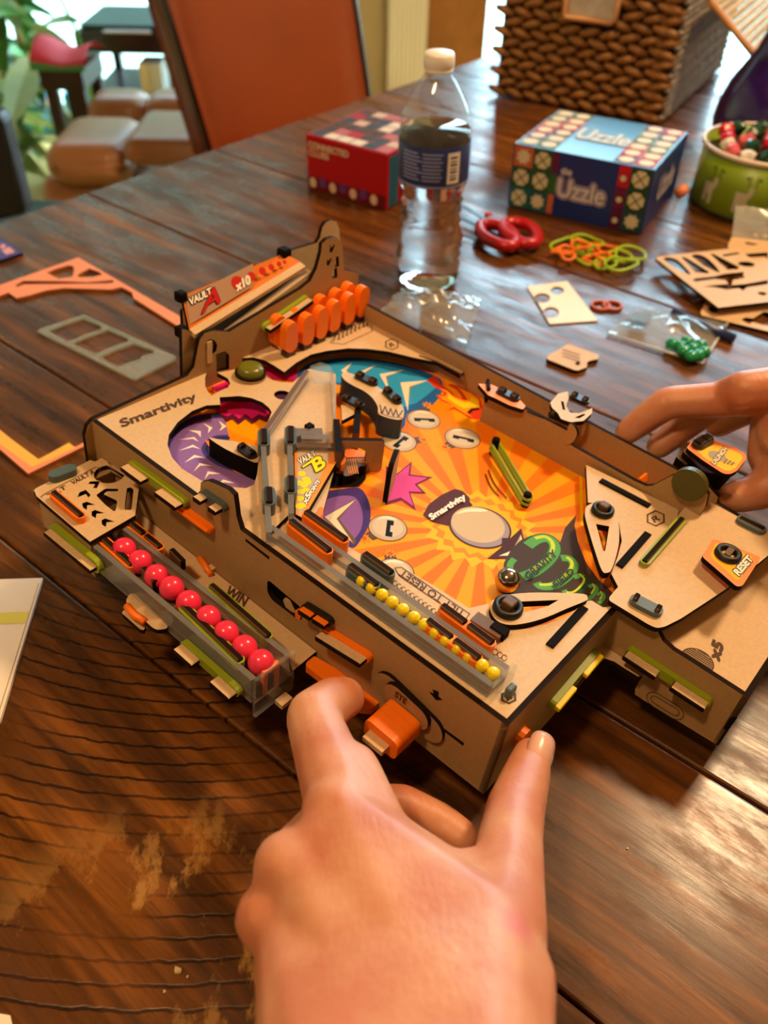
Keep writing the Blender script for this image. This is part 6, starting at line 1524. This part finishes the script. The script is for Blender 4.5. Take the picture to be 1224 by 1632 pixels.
plate('magazine', [(a.x + .10, 3.082), (a.x + .26, 3.082), (a.x + .25, 3.097), (a.x + .11, 3.097)], a.z + .001, a.z + .008, [mat('pale_paper', '#c9ccd0', 0.4)] * 2, None, label='pale sheet of paper on the front of the side table', cat='paper')
for i, (px, w, c) in enumerate(((228, 14, '#e8dcb0'), (245, 14, '#dfe4dc'), (232, 12, '#e9e6d0'), (249, 14, '#d8dcc8'))):
    p = Yp(px, 112 if i < 2 else 150, 3.1)
    bb = Bag(); zt_ = a.z - .199 if i < 2 else a.z - .359
    bb.box((p.x - .02, 3.12, zt_ + .002), (p.x + .02, 3.22, zt_ + .10), mat('book_' + c[1:], c, 0.6)); bb.build('book', None, label='pale book on the %s shelf of the side table, %s one' % (('upper', 'lower')[i // 2], ('left-hand', 'right-hand')[i % 2]), cat='book', group='pale books in the side table')
# black chair back at the left edge
bk = [Yp(-40, 170, 1.15), Yp(2, 185, 1.15), Yp(44, 345, 1.15), Yp(-40, 360, 1.15)]
V = [Vector(p) for p in bk] + [Vector(p) + Vector((0, .04, 0)) for p in bk]
bch = empty('leather_chair', (bk[0].x - .1, 1.2, FZ), 'black leather chair back cut off at the left edge of the picture', 'chair'); bi = Matrix.Translation(bch.location).inverted()
o = mobj('backrest', V, [(0, 3, 2, 1), (4, 5, 6, 7), (0, 1, 5, 4), (1, 2, 6, 5), (2, 3, 7, 6), (3, 0, 4, 7)], mat('black_leather', '#17181c', 0.4), None, bch); o.matrix_parent_inverse = bi; bevel(o, .012, 3)
bb = Bag(); bb.box((bk[3].x - .35, 1.15, FZ + .42), (bk[2].x - .02, 1.55, FZ + .50), mat('black_leather', '#17181c', 0.4)); o = bb.build('seat', bch); o.matrix_parent_inverse = bi
for x, y in ((bk[3].x - .32, 1.18), (bk[2].x - .05, 1.18), (bk[3].x - .32, 1.52), (bk[2].x - .05, 1.52)):
    bb = Bag(); bb.box((x - .02, y - .02, FZ), (x + .02, y + .02, FZ + .42), PIPE); o = bb.build('leg', bch); o.matrix_parent_inverse = bi
# leafy plant in a pale pot
pp = G(36, 262, FZ); py_ = 2.95
pc_ = Vector(Yp(22, 250, py_)); 
plant = empty('potted_plant', (pc_.x - .16, py_, FZ), 'bushy green potted plant by the window at the far left', 'plant'); pi_ = Matrix.Translation(plant.location).inverted()
lathe_obj('pot', [(0, 0.01), (0.12, 0), (0.16, 0.26), (0.165, 0.28), (0.15, 0.28), (0.14, 0.24), (0, 0.24)], mat('pale_pot', '#b8b2a6', 0.5), plant, 32)
random.seed(9)
LG = [mat('leaf_mid', '#5f9a44', 0.45), mat('leaf_pale', '#b5d6a4', 0.45), mat('leaf_dark', '#3f7a34', 0.45)]
for k in range(14):
    a0 = random.uniform(0, 6.28); ln = random.uniform(.35, .62); hh = random.uniform(.25, .80)
    base = Vector((0, 0, .25)); tip = Vector((math.cos(a0) * ln * .55, math.sin(a0) * ln * .25, .25 + hh)); mid = base.lerp(tip, .5) + Vector((0, 0, .12))
    st2 = [base * (1 - t) ** 2 + mid * 2 * t * (1 - t) + tip * t * t for t in np.linspace(0, 1, 7)]
    tube('stem', st2, 0.006, LG[2], plant, 5)
leafs = {}
for li in range(3):
    Vl, Fl = [], []
    for i in range(7):
        t = i / 6; w = .026 * math.sin(math.pi * min(t * .95 + .05, 1)); zc = -.05 * t * t
        Vl += [(-w, t * .15, zc + .006), (0, t * .15, zc), (w, t * .15, zc + .006)]
    for i in range(6):
        k = i * 3; Fl += [[k, k + 1, k + 4, k + 3], [k + 1, k + 2, k + 5, k + 4]]
    m_ = bpy.data.meshes.new('leaf'); m_.from_pydata(Vl, [], Fl); m_.materials.append(LG[li]); leafs[li] = m_
for k in range(280):
    o = bpy.data.objects.new('leaf', leafs[random.choice((0, 0, 1, 1, 2))])
    th = random.uniform(0, 6.28); rr = .36 * math.sqrt(random.random()); z = random.uniform(.10, 1.15)
    o.location = (math.cos(th) * rr * (1 if z < 1 else .7), math.sin(th) * rr * .45, z); o.rotation_euler = (random.uniform(-.9, .6), random.uniform(-.5, .5), random.uniform(0, 6.28)); sc_ = random.uniform(1.2, 2.2); o.scale = (sc_, sc_, sc_)
    link(o, plant)
for i, (px, py, w, h, y) in enumerate(((34, 148, 38, 36, 3.47), (80, 210, 16, 44, 3.45), (112, 165, 12, 28, 3.47))):
    a, b_ = Yp(px - w / 2, py + h / 2, y), Yp(px + w / 2, py - h / 2, y)
    bb = Bag(); bb.box((a.x, y, a.z), (b_.x, y + .1, b_.z), mat('sky_blue_bin', '#4aa8dc', 0.4)); 
    bb.box((a.x + .01, y + .01, FZ), (b_.x - .01, y + .09, a.z), mat('sky_blue_bin', '#4aa8dc', 0.4)); bb.build('storage_bin', None, label='sky blue storage bin behind the plant, %s' % ('the widest, half hidden by leaves', 'narrow, at the right of the leaves', 'narrow, under the stool')[i], cat='storage bin')
# ================================================================ hands
SKIN = bpy.data.materials.new('skin'); SKIN.use_nodes = True
def _skin():
    nt = SKIN.node_tree; b = nt.nodes['Principled BSDF']; N = nt.nodes.new; L = nt.links.new
    tc = N('ShaderNodeTexCoord')
    n = N('ShaderNodeTexNoise'); n.inputs['Scale'].default_value = 38; n.inputs['Detail'].default_value = 4; L(tc.outputs['Object'], n.inputs['Vector'])
    cr = N('ShaderNodeValToRGB'); e = cr.color_ramp.elements; e[0].position = .35; e[0].color = (*lin('#bf7350'), 1); e[1].position = .65; e[1].color = (*lin('#d0926c'), 1)
    L(n.outputs[0], cr.inputs[0])
    v = N('ShaderNodeTexVoronoi'); v.inputs['Scale'].default_value = 62; L(tc.outputs['Object'], v.inputs['Vector'])
    fr = N('ShaderNodeMapRange'); fr.inputs[1].default_value = 0.045; fr.inputs[2].default_value = 0.075; fr.inputs[3].default_value = .55; fr.inputs[4].default_value = 0; L(v.outputs['Distance'], fr.inputs[0])
    mx = N('ShaderNodeMix'); mx.data_type = 'RGBA'; mx.inputs[7].default_value = (*lin('#a86848'), 1); L(fr.outputs[0], mx.inputs[0]); L(cr.outputs[0], mx.inputs[6])
    ge = N('ShaderNodeNewGeometry'); ds = N('ShaderNodeVectorMath'); ds.operation = 'DISTANCE'; ds.inputs[1].default_value = tuple(W3(822, 1480, .108)); L(ge.outputs['Position'], ds.inputs[0])
    sr = N('ShaderNodeMapRange'); sr.inputs[1].default_value = 0.0085; sr.inputs[2].default_value = 0.003; sr.inputs[3].default_value = 0; sr.inputs[4].default_value = .45; L(ds.outputs['Value'], sr.inputs[0])
    m2 = N('ShaderNodeMix'); m2.data_type = 'RGBA'; m2.inputs[7].default_value = (*lin('#c9506a'), 1); L(sr.outputs[0], m2.inputs[0]); L(mx.outputs[2], m2.inputs[6])
    L(m2.outputs[2], b.inputs['Base Color'])
    b.inputs['Roughness'].default_value = 0.48; b.inputs['Subsurface Weight'].default_value = 0.25
    b.inputs['Subsurface Radius'].default_value = (0.008, 0.003, 0.0015); b.inputs['Subsurface Scale'].default_value = 0.6
    w = N('ShaderNodeTexNoise'); w.inputs['Scale'].default_value = 420; w.inputs['Detail'].default_value = 3; mp = N('ShaderNodeMapping'); mp.inputs['Scale'].default_value = (1, .45, 1); L(tc.outputs['Object'], mp.inputs[0]); L(mp.outputs[0], w.inputs['Vector'])
    bp = N('ShaderNodeBump'); bp.inputs['Strength'].default_value = .32; bp.inputs['Distance'].default_value = .0009; L(w.outputs[0], bp.inputs['Height']); L(bp.outputs[0], b.inputs['Normal'])
_skin()
NAIL = mat('fingernail', '#dba48e', 0.25, sss=0.1)
def hull_into(bm, spheres):
    b2 = bmesh.new()
    for c, r in spheres:
        M = Matrix.Translation(c) @ Matrix.Scale(r, 4)
        bmesh.ops.create_icosphere(b2, subdivisions=2, radius=1.0, matrix=M)
    res = bmesh.ops.convex_hull(b2, input=b2.verts)
    bmesh.ops.delete(b2, geom=[g for g in res['geom_interior'] if isinstance(g, bmesh.types.BMVert)], context='VERTS')
    me = bpy.data.meshes.new('t'); b2.to_mesh(me); b2.free(); bm.from_mesh(me); bpy.data.meshes.remove(me)
def organic(name, hulls, voxel, smooth, label):
    bm = bmesh.new()
    for h in hulls: hull_into(bm, h)
    me = bpy.data.meshes.new('t'); bm.to_mesh(me); bm.free()
    o = bpy.data.objects.new('t', me); COL.objects.link(o)
    m = o.modifiers.new('r', 'REMESH'); m.mode = 'VOXEL'; m.voxel_size = voxel; m.adaptivity = 0
    m2 = o.modifiers.new('s', 'SMOOTH'); m2.iterations = smooth; m2.factor = 0.5
    dg = bpy.context.evaluated_depsgraph_get(); ev = o.evaluated_get(dg)
    out = bpy.data.meshes.new_from_object(ev); out.name = name
    bpy.data.objects.remove(o); bpy.data.meshes.remove(me)
    for p in out.polygons: p.use_smooth = True
    out.materials.clear(); out.materials.append(SKIN)
    return link(bpy.data.objects.new(name, out), None, label, 'hand')
def chain(*pts):
    """consecutive joints -> tapered segments"""
    P_ = [(W3(x, y, z), r) for x, y, z, r in pts]
    return [[P_[i], P_[i + 1]] for i in range(len(P_) - 1)]
def S(x, y, z, r): return (W3(x, y, z), r)
hulls = []
# index finger: knuckle, bent middle joint, tip pressed on the orange bar
hulls += chain((548, 1285, .086, .0150), (506, 1165, .076, .0124), (500, 1142, .074, .0122))
hulls += chain((500, 1142, .074, .0122), (530, 1118, .066, .0112), (548, 1112, .058, .0100), (553, 1116, .047, .0085))
hulls += [[S(548, 1285, .086, .0150), S(600, 1320, .084, .012), S(560, 1230, .080, .012)]]
# back of the hand
IM, MM, RM, PM = S(545, 1312, .090, .0140), S(482, 1392, .089, .0115), S(452, 1470, .081, .0105), S(465, 1560, .070, .0115)
hulls += chain((540, 1300, .089, .0150), (600, 1400, .094, .0120), (640, 1520, .100, .013)) + chain((460, 1382, .088, .0132), (560, 1450, .094, .0118), (640, 1560, .102, .014)) + chain((428, 1462, .080, .0122), (530, 1520, .090, .0112), (600, 1600, .100, .015))
WL, WR = S(520, 1740, .105, .019), S(760, 1740, .108, .021)
TB_ = S(775, 1490, .094, .0170)
hulls += [[IM, MM, S(640, 1520, .100, .014), TB_], [MM, RM, S(560, 1560, .098, .014), S(640, 1520, .100, .014)], [RM, PM, S(560, 1560, .098, .014), WL], [S(560, 1560, .098, .014), S(640, 1520, .100, .014), TB_, WL, WR], [PM, WL, S(600, 1600, .07, .018)]]
hulls += [[IM, MM, RM, S(600, 1420, .070, .014), S(650, 1400, .075, .012), TB_]]
# thumb
hulls += chain((846, 1204, .056, .0082), (842, 1226, .057, .0100), (822, 1288, .062, .0122), (815, 1330, .068, .0126), (808, 1400, .078, .0140), (790, 1490, .090, .0175))
hulls += [[TB_, S(812, 1560, .094, .015), WR]]
# web between thumb and index
hulls += [[S(620, 1335, .082, .010), S(720, 1385, .080, .007), S(690, 1440, .088, .011)], [S(720, 1385, .080, .007), S(800, 1385, .076, .009), S(780, 1450, .088, .013), S(690, 1440, .088, .011)]]
# middle finger curled under, seen through the gap; ring and little finger below the palm
hulls += chain((462, 1385, .084, .0125), (540, 1290, .050, .0110), (640, 1285, .040, .0098), (700, 1312, .036, .0092), (735, 1335, .036, .0082))
hulls += chain((427, 1462, .076, .0115), (500, 1390, .042, .0105), (590, 1370, .026, .0095), (640, 1390, .022, .0085))
hulls += chain((452, 1550, .066, .0110), (520, 1480, .036, .0095), (590, 1450, .022, .0085), (630, 1460, .020, .0075))
hulls += [[WL, WR, S(560, 1950, .125, .022), S(760, 1950, .128, .022)]]
lh = organic('hand', hulls, 0.0015, 14, 'left hand of a person, thumb and index finger gripping the front corner of the machine')
def nail(parent, c, nx, up, w, l):
    c, nx, up = Vector(c), Vector(nx).normalized(), Vector(up).normalized(); up = (up - nx * up.dot(nx)).normalized(); sd = nx.cross(up)
    V, F = [], []; n1, n2 = 8, 8
    for j in range(n2 + 1):
        for i in range(n1 + 1):
            u, v = 2 * i / n1 - 1, 2 * j / n2 - 1
            q = (abs(u) ** 3.5 + abs(v) ** 3.5) ** (1 / 3.5) if (u or v) else 1
            m = max(abs(u), abs(v)); k = m / q if q > 0 else 1
            uu, vv = u * k, v * k
            V.append(tuple(c + sd * uu * w + up * vv * l - nx * (w * .55 * uu * uu + l * .12 * vv * vv)))
    for j in range(n2):
        for i in range(n1): a = j * (n1 + 1) + i; F.append([a, a + 1, a + n1 + 2, a + n1 + 1])
    o = mobj('fingernail', V, F, NAIL, None, parent, True)
    sm = o.modifiers.new('s', 'SOLIDIFY'); sm.thickness = .0008
    return o
tp_ = W3(846, 1204, .056); tj = W3(842, 1226, .057)
ax = (tp_ - tj).normalized()
toc = (CO - tp_).normalized()
nn = (toc * .75 + Vector((.62, .15, .25))).normalized()
nail(lh, tp_.lerp(tj, .25) + (nn - ax * nn.dot(ax)).normalized() * .0096, nn, ax, .0062, .0078)
# right hand round the launch plunger
ZX = zoom(960, 590, 4.636)
def R4(X, Y, z, r): (p,) = ZX((X, Y)); return (p[0], p[1], z, r)
h2 = []
h2 += chain(R4(1330, 190, .098, .0125), R4(1000, 210, .096, .0112), R4(520, 235, .088, .0104), R4(470, 250, .086, .0104))
h2 += chain(R4(470, 250, .086, .0104), R4(300, 370, .074, .0094), R4(190, 455, .066, .0082))
h2 += chain(R4(1400, 110, .110, .0130), R4(1050, 140, .108, .0115), R4(900, 190, .095, .0105), R4(600, 420, .066, .0095), R4(420, 560, .054, .0085))
h2 += chain(R4(1400, 200, .095, .013), R4(1040, 300, .074, .010), R4(860, 400, .052, .0090))
h2 += [[S(*R4(1330, 190, .098, .0125)), S(*R4(1400, 110, .110, .0130)), S(*R4(1500, 500, .085, .020)), S(*R4(1240, 420, .080, .012))]]
h2 += [[S(*R4(1240, 420, .080, .012)), S(*R4(1220, 620, .070, .012)), S(*R4(1400, 800, .066, .018)), S(*R4(1500, 500, .085, .020))]]
h2 += chain(R4(925, 935, .054, .0078), R4(1010, 930, .056, .0104), R4(1150, 900, .058, .0114), R4(1290, 810, .064, .0135), R4(1400, 740, .07, .018))
h2 += chain(R4(1480, 500, .085, .026), R4(2000, 500, .11, .030))
rh = organic('hand', h2, 0.0014, 12, 'right hand of a person curled round the launch plunger at the right edge')
